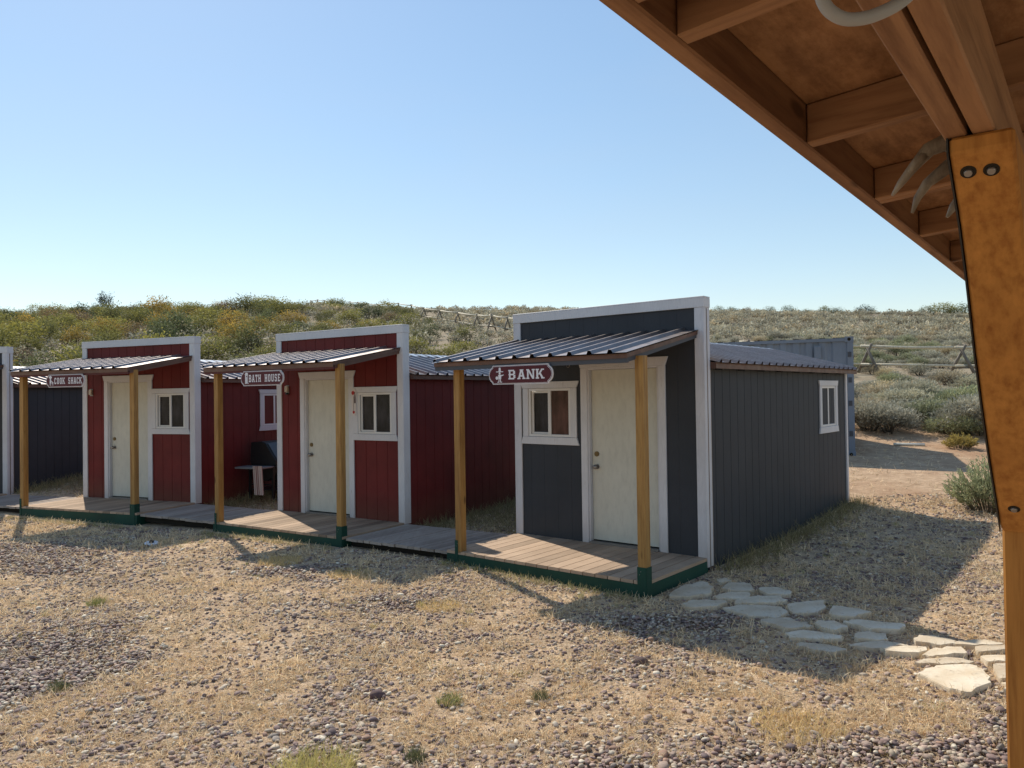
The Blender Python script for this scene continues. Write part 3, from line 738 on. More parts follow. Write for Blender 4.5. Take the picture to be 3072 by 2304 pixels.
mb = MB(); sheet(mb, corr(Lc - .14, 0, .03), (-Lc, .05, Hc - .015), (1, 0, 0), (0, 0, 1), (0, Wc - .1, 0)); mb.build('roof', mat('container_roof', (.55, .56, .58), .5), cont)
mb = MB()
for x_ in (-Lc, -.12):
    for y_ in (0, Wc - .12): mb.box(x_, x_ + .12, y_, y_ + .12, .12, Hc - .12)
for z0_, z1_ in ((.02, .14), (Hc - .10, Hc - .03)):
    mb.box(-Lc + .13, -.13, .0, .06, z0_, z1_); mb.box(-.06, 0, .13, Wc - .13, z0_, z1_)
mb.build('frame', cg, cont)
for x_ in (-Lc - .01, -.17):
    for y_ in (-.01, Wc - .15):
        for z_ in (.0, Hc - .12):
            mb = MB(); mb.box(x_, x_ + .18, y_, y_ + .16, z_, z_ + .12); o = mb.build('corner_casting', cg, cont)
            if y_ < 0: k = MB(); k.disc((x_ + .09, y_ - .001, z_ + .06), (0, -1, 0), .035, .003, 14); k.build('casting_hole', M['dark'], o)
mb = MB()
for z_ in (.45, 1.1, 1.6, 2.15): mb.box(-.11, -.04, -.012, 0, z_, z_ + .11)
mb.build('hinge', M['trimgrey'], cont)
mb = MB(); mb.box(-.78, -.64, -.035, -.0, 2.12, 2.40); mb.build('vent', cg, cont, .01)
mb = MB(); mb.box(-.98, -.46, -.012, -.002, 1.9, 2.04); pl = mb.build('plate', mat('white_plate', (.7, .7, .72), .5), cont)
mb = MB()
for r_ in range(3):
    x_ = -.95
    while x_ < -.52:
        w_ = random.uniform(.02, .07); mb.box(x_, x_ + w_, -.0135, -.0125, 1.925 + r_ * .035, 1.937 + r_ * .035); x_ += w_ + .015
mb.build('lettering', M['black'], pl)

# ------------------------------------------------------------------ buck and rail fences
fw_ = wood('grey_fence_wood', (.20, .165, .13), (.10, .08, .06), 'z', knots=False)
fw_l = wood('pale_rail_wood', (.62, .55, .42), (.40, .33, .24), 'z', knots=False)
def fence(label, pts, group, top=1.25, rr=.055, turn=0.0):
    """pts: bucks (x,y) in order"""
    root = empty('buck_rail_fence', (pts[0][0], pts[0][1], tz(*pts[0]))); tag(root, label, 'fence', group)
    o = Vector(root.location); tops = []
    for i, (x, y) in enumerate(pts):
        a = Vector(pts[max(i - 1, 0)]); b_ = Vector(pts[min(i + 1, len(pts) - 1)]); d = (b_ - a).normalized(); nrm = Vector((-d.y, d.x)); ca_, sa_ = math.cos(turn), math.sin(turn); leg = Vector((nrm.x * ca_ - nrm.y * sa_, nrm.x * sa_ + nrm.y * ca_))
        g_ = tz(x, y); mb = MB()
        T = Vector((x, y, g_ + top)) - o
        for s in (-1, 1):
            ft = Vector((x + leg.x * s * .55, y + leg.y * s * .55, tz(x + leg.x * s * .55, y + leg.y * s * .55) - .05)) - o
            up = T + (T - ft).normalized() * .22 + Vector((d.x, d.y, 0)) * s * .04
            mb.tube([ft + Vector((d.x, d.y, 0)) * s * .04, up], [rr * 1.1, rr * .9], 7)
        mb.bar(T + Vector((leg.x, leg.y, 0)) * .38 - Vector((0, 0, .72)), T - Vector((leg.x, leg.y, 0)) * .38 - Vector((0, 0, .72)), .05, .09)
        mb.build('buck', fw_, root); tops.append((T, nrm))
    for i in range(len(pts) - 1):
        (A, n1), (B_, n2) = tops[i], tops[i + 1]; e = (B_ - A).normalized() * .3
        w = Vector((0, 0, random.uniform(-.03, .03)))
        mb = MB(); mb.tube([A - e + Vector((0, 0, .10)) + w, (A + B_) / 2 + Vector((0, 0, .06)), B_ + e + Vector((0, 0, .10))], [rr, rr * .9, rr * .8], 7); mb.build('rail', fw_l, root)
        for h_ in (-.66,):
            off = Vector((n1.x, n1.y, 0)) * -.05
            mb = MB(); mb.tube([A - e + off + Vector((0, 0, h_)), B_ + e + off + Vector((0, 0, h_))], [rr * .85, rr * .7], 6); mb.build('rail', fw_l, root)
    return root
fence('grey log buck and rail fence crossing the sagebrush slope behind the container', [(10.4, 34.0), (14.86, 32), (18.3, 31.2), (22.3, 30.9), (27, 30.5)], 'buck and rail fences', top=1.05, rr=.065, turn=R(52))
# hill fence: follows the crest behind the red cabins
hp = []
for (px, Yq) in ((1600, 50.5), (1525, 54), (1477, 56), (1433, 59), (1376, 65), (1321, 70), (1274, 75), (1237, 80), (1198, 84), (1167, 89), (1137, 95), (1108, 100), (1077, 105), (1053, 109), (1016, 112), (999, 114), (975, 116), (955, 118), (935, 119)):
    hp.append(((px - 1536) / 2306 * Yq, Yq))
hill_fence = fence('weathered zigzag log fence along the hill crest above the middle cabin', hp, 'buck and rail fences', top=1.05, rr=.058, turn=R(30))

# ------------------------------------------------------------------ foliage
def leaf_cloud(n, rx, rz, size, clumps, colA, colB, dark, seed, aspect=.35, upright=.3, base=.12, hollow=.35, squash=1.0):
    r = np.random.default_rng(seed)
    a = r.uniform(0, 2 * np.pi, clumps); rad = np.sqrt(r.uniform(0.02, 1, clumps)); hz = r.uniform(.25, 1, clumps)
    lim = np.sqrt(np.clip(1 - (hz * .92) ** 2.2, .05, 1))
    C = np.stack([np.cos(a) * rad * lim * rx, np.sin(a) * rad * lim * rx, base * rz + hz * rz * (1 - base) * .92], 1)
    cl = r.integers(0, clumps, n); spread = np.array([rx, rx, rz * .8]) * (.80 / clumps ** .42)
    P_ = C[cl] + np.clip(r.normal(0, 1, (n, 3)), -1.7, 1.7) * spread
    P_[:, 2] = np.clip(P_[:, 2], .03 * rz, None)
    d = r.normal(0, 1, (n, 3)); out = P_ - np.array([0, 0, rz * .2]); out /= np.linalg.norm(out, axis=1)[:, None] + 1e-6
    d = d * .7 + out * .7 + np.array([0, 0, upright]); d /= np.linalg.norm(d, axis=1)[:, None]
    t = np.cross(d, r.normal(0, 1, (n, 3))); t /= np.linalg.norm(t, axis=1)[:, None] + 1e-6
    L_ = size * r.uniform(.6, 1.4, n)[:, None]; w = L_ * aspect
    V_ = np.stack([P_ - t * w * .5, P_ + d * L_ * .5 - t * w * .2, P_ + d * L_, P_ + d * L_ * .5 + t * w * .8], 1).reshape(-1, 3)
    F_ = np.arange(4 * n).reshape(-1, 4)
    k = r.uniform(0, 1, clumps)[cl]; h = np.clip(P_[:, 2] / rz, 0, 1)
    colr = np.array(colA) * (1 - k[:, None]) + np.array(colB) * k[:, None]
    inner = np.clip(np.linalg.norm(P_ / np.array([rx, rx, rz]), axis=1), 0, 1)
    mixd = np.clip((1 - inner) * .75 + (1 - h) * .6, 0, .92)[:, None]  # painted shade: leaf colour darkens inside and low in the crown
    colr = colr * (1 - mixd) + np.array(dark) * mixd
    colr *= r.uniform(.75, 1.25, (n, 1))
    return V_, F_, np.repeat(colr, 4, 0)
def stems(n, rx, rz, r0, seed, col=(.13, .10, .075), top=.85):
    r = random.Random(seed); mb = MB()
    for k in range(n):
        a = r.uniform(0, 6.28); e = r.uniform(.2, .9)
        p0 = Vector((math.cos(a) * .08 * rx, math.sin(a) * .08 * rx, -.05)); p2 = Vector((math.cos(a) * e * rx, math.sin(a) * e * rx, rz * top * (1.1 - .5 * e)))
        p1 = p0.lerp(p2, .5) + Vector((r.uniform(-.1, .1) * rx, r.uniform(-.1, .1) * rx, .08 * rz))
        mb.tube([p0, p1, p2], [r0, r0 * .7, r0 * .25], 4, cap=False)
        for j in range(2):
            q = p1.lerp(p2, r.uniform(0, .7)); q2 = q + Vector((r.uniform(-.3, .3) * rx, r.uniform(-.3, .3) * rx, r.uniform(.1, .3) * rz)); mb.tube([q, q2], [r0 * .45, r0 * .15], 3, cap=False)
    V_ = np.array(mb.v); F_ = np.array([f for f in mb.f if len(f) == 4]); return V_, F_, np.repeat([col], len(V_), 0)
def merge(*parts):
    Vs, Fs, Cs = [], [], []; b0 = 0
    for V_, F_, C_ in parts: Vs.append(V_); Fs.append(F_ + b0); Cs.append(C_); b0 += len(V_)
    return np.vstack(Vs), np.vstack(Fs), np.vstack(Cs)
def shrub_mesh(name, kind, seed, n=1500, clumps=26, size=None, m='leaf'):
    K = {'olive': ((.25, .24, .09), (.165, .17, .07), (.032, .034, .022)), 'green': ((.17, .19, .09), (.12, .14, .07), (.025, .032, .024)),
         'gold': ((.52, .35, .08), (.33, .25, .08), (.055, .045, .022)), 'yellowgreen': ((.36, .33, .09), (.23, .225, .075), (.045, .045, .022)),
         'dark': ((.035, .05, .028), (.025, .04, .025), (.012, .02, .012)), 'brown': ((.30, .21, .13), (.22, .17, .10), (.07, .055, .04)),
         'sage': ((.53, .50, .39), (.38, .36, .27), (.06, .052, .04)), 'sagetan': ((.62, .52, .35), (.44, .38, .25), (.075, .06, .045)),
         'sagegreen': ((.42, .43, .25), (.30, .31, .18), (.05, .05, .032))}[kind]
    if kind.startswith('sage'):
        lc = leaf_cloud(n, .5, .6, size or .07, clumps, *K, seed, aspect=.22, upright=.9, base=.15)
        st = stems(7, .45, .55, .02, seed, (.12, .095, .07), .8); m = 'sage'
    else:
        lc = leaf_cloud(n, .5, 1.0, size or .06, clumps, *K, seed, aspect=.45, upright=.35, base=.1)
        st = stems(6, .4, .95, .013, seed)
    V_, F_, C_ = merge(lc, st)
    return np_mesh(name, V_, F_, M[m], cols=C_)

# willows and mountain shrubs on the left hill
protos = {}
for kd in ('olive', 'green', 'gold', 'yellowgreen', 'dark', 'brown'):
    protos[kd] = [shrub_mesh('shrub_' + kd, kd, 100 + i * 7 + len(kd), 1500, 30 + 6 * i, .062) for i in range(3)]
pal = {'olive': 'olive green', 'green': 'dark green', 'gold': 'golden yellow autumn', 'yellowgreen': 'yellow green', 'dark': 'very dark green juniper', 'brown': 'brownish bare twigged'}
def px_of(x, y): return 1536 + 2306 * x / y
def zone(px, y):
    z = 'on the crest' if y > 92 else ('high up' if y > 68 else ('mid slope' if y > 47 else 'low on the slope'))
    h = 'behind the far left cabin' if px < 230 else 'above the left red cabin' if px < 620 else 'between the two red cabins' if px < 830 else 'above the middle red cabin' if px < 1240 else 'left of the blue cabin parapet' if px < 1560 else 'right of the blue cabin roof'
    return z + ' ' + h
cnt = 0; placed = []
tries = 0
while cnt < 285 and tries < 40000:
    tries += 1
    y = 28 + 96 * random.random() ** 1.15; px = random.uniform(-60, 1600); x = (px - 1536) / 2306 * y
    dens = np.interp(px, [-60, 900, 1150, 1350, 1600], [1, 1, .75, .42, .12]) * (.35 + 1.2 * float(sstep(.38, .58, fbm(np.array([x * .09]), np.array([y * .09]), 77, 3)[0])))
    if px > 850:        # keep the shrubs below and in front of the hill fence line
        yf = np.interp(px, [850, 935, 1137, 1274, 1376, 1477, 1600], [122, 117, 93, 73, 63, 53, 46])
        if y > yf - 5 or (px > 1320 and y > 48): continue
    if random.random() > dens: continue
    w = random.uniform(1.8, 3.5) * (.72 + .36 * (y / 90)) * (.8 if px > 900 else 1)
    if any((x - a) ** 2 + (y - b_) ** 2 < (.52 * (w + c_)) ** 2 for a, b_, c_ in placed): continue
    g_ = float(vnoise(x * .12 + 5, y * .12, 5))
    r_ = random.random()
    warm = (px < 900) * .22 + (y < 75) * .1
    kd = 'gold' if r_ < .02 + warm * .38 else 'yellowgreen' if r_ < .34 + warm else 'brown' if r_ < .40 + warm else 'olive' if r_ < .78 else 'green'
    if px > 900 and kd == 'gold' and random.random() < .6: kd = 'olive'
    h = random.uniform(.62, .9) * w * (.84 if px < 850 else .62) * (.72 if y > 92 else 1)
    o = link('hill_shrub', random.choice(protos[kd])); o.location = (x, y, tz(x, y) - .12); o.scale = (w, w * random.uniform(.85, 1.15), h); o.rotation_euler = (0, 0, random.uniform(0, 6.28))
    size_ = 'tall' if h > 2.1 else 'low'
    lb = f'{size_} {pal[kd]} shrub {zone(px, y)}'
    tag(o, lb, 'shrub', lb.replace(' shrub ', ' shrubs ')); placed.append((x, y, w)); cnt += 1
# dark juniper on the skyline
o = link('juniper', protos['dark'][0]); x, y = (318 - 1536) / 2306 * 112, 112; o.location = (x, y, tz(x, y) + .5); o.scale = (2.6, 2.6, 2.7)
tag(o, 'dark juniper standing out on the skyline above the left red cabin', 'juniper')

# sagebrush: every bush near enough to tell apart is its own object
sp = [shrub_mesh('sagebrush_near', kd, s, 5200, 70, .06) for kd, s in (('sage', 1), ('sage', 2), ('sagegreen', 3), ('sagetan', 4))]
sm_ = [shrub_mesh('sagebrush_mid', kd, s, 1500, 30, .10) for kd, s in (('sage', 11), ('sage', 12), ('sagegreen', 13), ('sagetan', 14))]
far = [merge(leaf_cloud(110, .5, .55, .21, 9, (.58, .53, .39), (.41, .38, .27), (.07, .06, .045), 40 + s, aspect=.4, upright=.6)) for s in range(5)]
cand = []
yy = 18.4
while yy < 150:
    st = .86 + yy * .0085
    xw = yy * .78 + 4
    for xi in np.arange(-xw, xw, st):
        x = xi + random.uniform(-.4, .4) * st; y = yy + random.uniform(-.45, .45) * st
        a = x / y
        if y < 19.6 - (x - 8) * .45: continue
        if y < 24 and x < 6: continue
        if -11 < x < 8.2 and y < 22: continue
        if abs(x - 5) < 4.5 and y < 21.5 and x < 8.4: continue
        if 29.5 < y < 33.5 and 12.5 < x < 22 and random.random() < .6: continue
        den = .8 if a > 0 else .5
        if y < 36: den = .95
        if random.random() > den * (.55 + .9 * float(vnoise(x * .3, y * .3, 8))): continue
        cand.append((x, y, random.uniform(.65, 1.15) * (1.0 + .75 * (y < 22.5))))
    yy += st * .86
vis = [c for c in cand if 1900 < px_of(c[0], c[1]) < 3200 and (c[1] < 26 or px_of(c[0], c[1]) < 3080) and (px_of(c[0], c[1]) > 2130)]
vis.sort(key=lambda c: c[1]); near = vis[:298]; nset = set(near)
def srow(y): return 'in the row edging the dirt' if y < 21.0 else 'just behind the front row' if y < 23.5 else 'below the log fence' if y < 30.5 else 'around the log fence' if y < 34 else 'above the log fence'
def scol(px): return 'near the container' if px < 2640 else 'beside the wooden brace' if px > 2820 else 'midway between container and brace'
for i, (x, y, w) in enumerate(near):
    pool = sp if y < 24 else sm_
    j = random.choices(range(4), (5, 5, 3, 2))[0]
    o = link('sagebrush', pool[j]); h = w * random.uniform(.62, .9)
    o.location = (x, y, tz(x, y) - .05); o.scale = (w * 1.15, w * 1.15, h); o.rotation_euler = (0, 0, random.uniform(0, 6.28))
    kn = ('silvery grey', 'silvery grey', 'grey green', 'straw tinged')[j]
    sz_ = 'large' if w > 1.1 else 'small'
    lb = f'{sz_} {kn} sagebrush {srow(y)}, {scol(px_of(x, y))}'
    tag(o, lb, 'sagebrush', lb.replace('sagebrush', 'sagebrush bushes'))
Vs, Fs, Cs = [], [], []; b0 = 0
for c_ in cand:
    if c_ in nset: continue
    x, y, w = c_; V_, F_, C_ = far[random.randrange(5)]
    a = random.uniform(0, 6.28); ca, sa = math.cos(a), math.sin(a); w *= 1.05 if y < 60 else 1.2
    P_ = np.stack([(V_[:, 0] * ca - V_[:, 1] * sa) * w + x, (V_[:, 0] * sa + V_[:, 1] * ca) * w + y, V_[:, 2] * w * .78 + tz(x, y) - .05], 1)
    Vs.append(P_); Fs.append(F_ + b0); b0 += len(V_)
    tint = np.array([1.0, 1.0, 1.0]) * random.uniform(.75, 1.2) * (np.array([1.12, 1.0, .88]) if random.random() < .15 else 1)
    Cs.append(C_ * tint)
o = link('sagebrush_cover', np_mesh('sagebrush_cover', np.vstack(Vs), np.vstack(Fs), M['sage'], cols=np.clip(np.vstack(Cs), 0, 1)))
tag(o, 'grey sagebrush carpet covering the distant hillside', 'sagebrush', kind='stuff')
# row of taller shrubs on the right skyline
for (px, w, kd) in ((2160, 3.2, 'olive'), (2200, 3, 'green'), (2245, 2.6, 'brown'), (2310, 3.0, 'olive'), (2370, 3.6, 'green'), (2425, 2.6, 'olive'), (2480, 3.6, 'olive'), (2520, 3.2, 'green'), (2600, 4.2, 'dark'), (2625, 2.6, 'olive'), (2695, 2.4, 'brown'), (2740, 2.2, 'green'), (2785, 3.2, 'olive'), (2830, 4.6, 'yellowgreen'), (2870, 3.8, 'yellowgreen'), (2895, 4.6, 'green')):
    y = random.uniform(112, 122) if px < 2760 else 100; x = (px - 1536) / 2306 * y
    o = link('hill_shrub', protos[kd][px % 3]); o.location = (x, y, tz(x, y) - .1); w *= .72; o.scale = (w, w, w * .55); o.rotation_euler = (0, 0, px)
    lb = f'{pal[kd]} shrub on the right skyline, ' + ('beside the wooden brace' if px > 2760 else 'right of the container' if px > 2560 else 'above the container' if px > 2280 else 'next to the blue parapet')
    tag(o, lb, 'shrub', lb)
# big lone sagebrush and rabbitbrush in the dirt at right
def upright_bush(name, seed, rx, rz, n, label, cat, x, y, tone, rot=0):
    r = np.random.default_rng(seed); parts = []
    ns = n
    a = r.uniform(0, 2 * np.pi, ns); e = np.sqrt(r.uniform(0, 1, ns)); 
    base = np.stack([np.cos(a) * e * rx * .35, np.sin(a) * e * rx * .35, np.zeros(ns)], 1)
    tip = np.stack([np.cos(a) * e * rx, np.sin(a) * e * rx, rz * (1.02 - .5 * e ** 2) * r.uniform(.65, 1.1, ns)], 1)
    lf = 26
    t = r.uniform(.35, 1.0, (ns, lf)); P_ = base[:, None] * (1 - t[..., None]) + tip[:, None] * t[..., None]; P_ = P_.reshape(-1, 3) + r.normal(0, .012, (ns * lf, 3))
    d = (tip - base); d /= np.linalg.norm(d, axis=1)[:, None]; d = np.repeat(d, lf, 0) + r.normal(0, .45, (ns * lf, 3)); d /= np.linalg.norm(d, axis=1)[:, None]
    s = np.cross(d, r.normal(0, 1, d.shape)); s /= np.linalg.norm(s, axis=1)[:, None]
    L_ = r.uniform(.03, .06, (len(P_), 1)); w = .007
    V_ = np.stack([P_ - s * w, P_ + s * w, P_ + d * L_ + s * w * .5, P_ + d * L_ - s * w * .5], 1).reshape(-1, 3)
    tt = t.reshape(-1, 1); c = np.array(tone[0]) * tt + np.array(tone[1]) * (1 - tt); c = c * r.uniform(.7, 1.3, (len(P_), 1))
    parts.append((V_, np.arange(len(V_)).reshape(-1, 4), np.repeat(c, 4, 0)))
    mb = MB()
    for k in range(0, ns, 3): mb.tube([base[k] - np.array([0, 0, .03]), (base[k] + tip[k]) / 2 + np.array([0, 0, .03]), tip[k]], [.008, .005, .002], 3, cap=False)
    V2 = np.array(mb.v); F2 = np.array(mb.f); parts.append((V2, F2, np.repeat([(.16, .13, .09)], len(V2), 0)))
    V_, F_, C_ = merge(*parts); o = link(name, np_mesh(name, V_, F_, M['sage'], cols=C_)); o.location = (x, y, tz(x, y) - .02)
    tag(o, label, cat); return o
GT = ((.40, .43, .27), (.13, .13, .08)); YT = ((.55, .42, .12), (.2, .17, .08))
upright_bush('sagebrush', 5, .62, .78, 260, 'large lone green sagebrush on the dirt beside the near wooden post', 'sagebrush', 6.95, 11.2, GT)
upright_bush('rabbitbrush', 6, .36, .34, 90, 'yellow flowered rabbitbrush at the foot of the sagebrush row near the brace', 'rabbitbrush', 10.0, 17.2, YT)
upright_bush('rabbitbrush', 7, .35, .4, 100, 'small yellow rabbitbrush half behind the wooden brace next to the dead branch', 'rabbitbrush', 10.65, 16.4, YT)

# ------------------------------------------------------------------ flagstones
ST = [[[1.42,7.15],[1.64,7.47],[1.86,7.58],[1.9,7.39],[1.8,7.16],[1.59,7.08]],[[2.01,7.71],[2.13,7.79],[2.16,7.68],[2.04,7.6]],[[1.97,7.39],[2.13,7.62],[2.28,7.6],[2.3,7.44],[2.25,7.31],[2.06,7.31]],[[2.33,7.4],[2.49,7.45],[2.61,7.3],[2.55,7.15],[2.35,7.18]],[[1.84,7.13],[2.01,7.27],[2.2,7.25],[2.17,7.13],[2.05,7.03],[1.85,7.03]],[[1.99,6.99],[2.21,7.12],[2.44,7.13],[2.45,6.97],[2.31,6.89],[1.97,6.86]],[[1.49,6.87],[1.63,7.0],[1.91,6.98],[1.9,6.91],[1.76,6.77],[1.5,6.76]],[[1.81,6.74],[1.99,6.83],[2.34,6.78],[2.33,6.62],[2.2,6.46],[1.96,6.54]],[[2.4,6.85],[2.54,6.9],[2.78,6.93],[2.72,6.77],[2.57,6.58],[2.38,6.6]],[[2.75,6.72],[2.81,6.75],[2.94,6.65],[3.03,6.53],[2.8,6.41],[2.65,6.48]],[[2.0,6.38],[2.26,6.43],[2.4,6.2],[2.32,6.17],[2.16,6.17]],[[2.46,6.33],[2.6,6.33],[2.65,6.17],[2.53,6.08],[2.44,6.18]],[[2.68,6.31],[2.81,6.36],[3.14,6.22],[3.02,6.06],[2.8,6.12]],[[2.14,6.1],[2.3,6.15],[2.53,5.95],[2.47,5.9],[2.13,5.94]],[[2.63,6.01],[2.72,6.04],[2.88,6.0],[2.82,5.86],[2.6,5.88]],[[2.11,5.83],[2.18,5.85],[2.37,5.77],[2.43,5.67],[2.3,5.61],[2.15,5.73]],[[2.49,5.78],[2.63,5.84],[2.79,5.83],[2.92,5.75],[2.9,5.74],[2.66,5.71]],[[3.01,5.83],[3.1,5.95],[3.22,5.94],[3.3,5.8],[3.28,5.75],[3.13,5.72]],[[3.34,5.8],[3.52,5.82],[3.62,5.72],[3.47,5.7],[3.24,5.73]],[[2.69,5.69],[2.88,5.71],[3.03,5.67],[2.9,5.56],[2.69,5.6]],[[2.90,5.54],[3.1,5.66],[3.28,5.66],[3.24,5.54],[2.98,5.51]],[[3.36,5.66],[3.56,5.68],[3.66,5.66],[3.34,5.55]],[[2.79,5.40],[2.89,5.49],[3.16,5.48],[3.2,5.39],[3.06,5.37]],[[3.29,5.50],[3.5,5.50],[3.43,5.39],[3.27,5.39]],[[2.68,5.2],[2.87,5.31],[3.14,5.34],[3.16,5.22],[3.09,5.03],[2.84,4.85],[2.77,4.94]],[[3.3,5.33],[3.48,5.34],[3.32,5.07],[3.17,5.09]],[[3.16,5.03],[3.36,5.04],[3.3,4.87],[3.1,4.90]],[[3.6,5.55],[3.85,5.6],[3.9,5.4],[3.62,5.35]],[[3.52,5.3],[3.8,5.3],[3.75,5.02],[3.45,5.05]]]
SL = ['flat tan flagstone closest to the blue cabin deck corner', 'smallest flagstone, tucked at the back beside the deck skirt', 'rounded flagstone at the back of the path below the cabin corner board', 'rearmost right flagstone standing proud of the grass in full shade', 'oval flagstone in the second row of the shaded path', 'long flagstone in the middle of the shaded path', 'low flagstone at the left front edge of the path beside shaded gravel', 'widest flagstone of the shaded path', 'three cornered shaded flagstone with a dark pebble on it', 'shaded flagstone with a split step on the right rim of the path', 'narrow wedge flagstone pointing left above the shaded gravel', 'small flagstone wedged between two long shaded ones', 'long shaded flagstone reaching to the right edge of the shadow', 'palest blue white flagstone in the shade', 'square flagstone crossing into the shadow tip', 'slim flagstone at the shadow corner nearest the straw', 'thin flagstone lying along the shadow edge', 'half shaded flagstone at the rear of the sunlit group', 'long sunlit flagstone at the back right beside the post', 'sunlit flagstone behind the dry grass tuft', 'orange tinted sunlit flagstone in the middle of the sunlit group', 'thin sunlit flagstone reaching the post', 'narrow sunlit flagstone just behind the largest one', 'small sunlit flagstone touching the post', 'largest sunlit cream flagstone at the near end of the path', 'sunlit flagstone between the largest one and the post', 'lowest flagstone at the post above the pebbles', 'flagstone right of the post', 'flagstone right of the post, near row']
fs = mat('sandstone_flag', (.5, .42, .3), .85, .15); nt2, L2, b2 = nodes(fs)
n_ = noise_node(fs, 3.5, 6, .65); n2_ = noise_node(fs, 18, 6, .7); oi = N(fs, 'ShaderNodeObjectInfo')
c = ramp(fs, n_.outputs[0], [(.3, (.60, .47, .32)), (.5, (.74, .64, .50)), (.7, (.80, .73, .61))]).outputs[0]
c = mix(fs, c, (.34, .25, .17), ramp(fs, n2_.outputs[0], [(.55, (0, 0, 0)), (.75, (.7, .7, .7))]).outputs[0])
c = mix(fs, c, ramp(fs, oi.outputs['Random'], [(0, (.8, .76, .72)), (1, (1.05, 1.03, 1.0))]).outputs[0], 1.0, 'MULTIPLY')
L2.new(c, b2.inputs['Base Color']); bump(fs, n2_.outputs[0], .5, .012)
for poly, lb in zip(ST, SL):
    cx_ = sum(p[0] for p in poly) / len(poly); cy_ = sum(p[1] for p in poly) / len(poly); z_ = tz(cx_, cy_)
    pts = []
    n_p = len(poly)
    for i in range(n_p):        # break the outline up
        a = Vector(poly[i]); b_ = Vector(poly[(i + 1) % n_p])
        for s in (.08, .36, .64, .92):
            p = a.lerp(b_, s); nn = Vector(((b_ - a).y, -(b_ - a).x)); nn = nn.normalized() * random.uniform(-.018, .014); pts.append(p + nn)
    hgt = random.uniform(.030, .046); tx, ty = random.uniform(-.03, .03), random.uniform(-.02, .03)
    def ring(k, h, jt=.002): return [((p.x - cx_) * k, (p.y - cy_) * k, h + (p.x - cx_) * tx + (p.y - cy_) * ty + (random.uniform(-jt, jt))) for p in pts]
    R0, R1, R2, R3 = ring(1.02, -.04), ring(1.0, hgt - .009), ring(.985, hgt), ring(.6, hgt + .001, 0)
    m_ = len(pts); vs = R0 + R1 + R2 + R3 + [(0, 0, hgt)]; fc = []
    for r_ in range(3):
        for i in range(m_): fc.append((r_ * m_ + i, r_ * m_ + (i + 1) % m_, (r_ + 1) * m_ + (i + 1) % m_, (r_ + 1) * m_ + i))
    for i in range(m_): fc.append((3 * m_ + i, 3 * m_ + (i + 1) % m_, 4 * m_))
    mb = MB(); mb.add(vs, fc)
    # outlines are listed clockwise or not: fix normals by area sign
    ar = sum(poly[i][0] * poly[(i + 1) % n_p][1] - poly[(i + 1) % n_p][0] * poly[i][1] for i in range(n_p))
    if ar < 0: mb.f = [tuple(reversed(f)) for f in mb.f]
    o = mb.build('flagstone', fs); o.location = (cx_, cy_, z_); tag(o, lb, 'flagstone', 'flagstones of the path')
# pale stone at the shadow edge
def rock(x, y, r, label, col=(.5, .42, .33)):
    mb = MB(); mb.smooth = True; n = 10
    vs = [(0, 0, r * .7)]; 
    for j in range(1, 5):
        for i in range(n):
            a = 2 * math.pi * i / n; ph = j * math.pi / 5
            k = 1 + random.uniform(-.12, .12); vs.append((r * k * math.sin(ph) * math.cos(a), r * k * .8 * math.sin(ph) * math.sin(a), r * .7 * k * math.cos(ph)))
    vs.append((0, 0, -r * .7)); f = [(0, 1 + i, 1 + (i + 1) % n) for i in range(n)]
    for j in range(3):
        for i in range(n): f.append((1 + j * n + i, 1 + (j + 1) * n + i, 1 + (j + 1) * n + (i + 1) % n, 1 + j * n + (i + 1) % n))
    f += [(1 + 3 * n + i, len(vs) - 1, 1 + 3 * n + (i + 1) % n) for i in range(n)]
    mb.add(vs, f); m_ = painted('rock_stone', col, .8, .2, streak=(5, 5, 5)); o = mb.build('rock', m_); o.location = (x, y, tz(x, y) + r * .3); tag(o, label, 'stone')
rock(-1.42, 7.81, .045, 'pale round stone at the edge of the porch shadow left of the blue cabin')
rock(-.9, 5.0, .05, 'dark purple stone sitting in straw in the lower middle', (.14, .09, .09))
rock(.9, 5.55, .05, 'dark stone on the sunny straw below the porch shadow', (.15, .10, .09))

# ------------------------------------------------------------------ pebbles and straw
def ico(sub):
    t = (1 + 5 ** .5) / 2
    v = [(-1, t, 0), (1, t, 0), (-1, -t, 0), (1, -t, 0), (0, -1, t), (0, 1, t), (0, -1, -t), (0, 1, -t), (t, 0, -1), (t, 0, 1), (-t, 0, -1), (-t, 0, 1)]
    f = [(0, 11, 5), (0, 5, 1), (0, 1, 7), (0, 7, 10), (0, 10, 11), (1, 5, 9), (5, 11, 4), (11, 10, 2), (10, 7, 6), (7, 1, 8), (3, 9, 4), (3, 4, 2), (3, 2, 6), (3, 6, 8), (3, 8, 9), (4, 9, 5), (2, 4, 11), (6, 2, 10), (8, 6, 7), (9, 8, 1)]
    v = [np.array(p) / np.linalg.norm(p) for p in v]
    for _ in range(sub):
        c_ = {}; nf = []
        def mid(a, b_):
            k = (min(a, b_), max(a, b_))
            if k not in c_: m_ = v[a] + v[b_]; v.append(m_ / np.linalg.norm(m_)); c_[k] = len(v) - 1
            return c_[k]
        for a, b_, d in f:
            x, y, z = mid(a, b_), mid(b_, d), mid(d, a); nf += [(a, x, z), (b_, y, x), (d, z, y), (x, y, z)]
        f = nf
    return np.array(v), np.array(f)
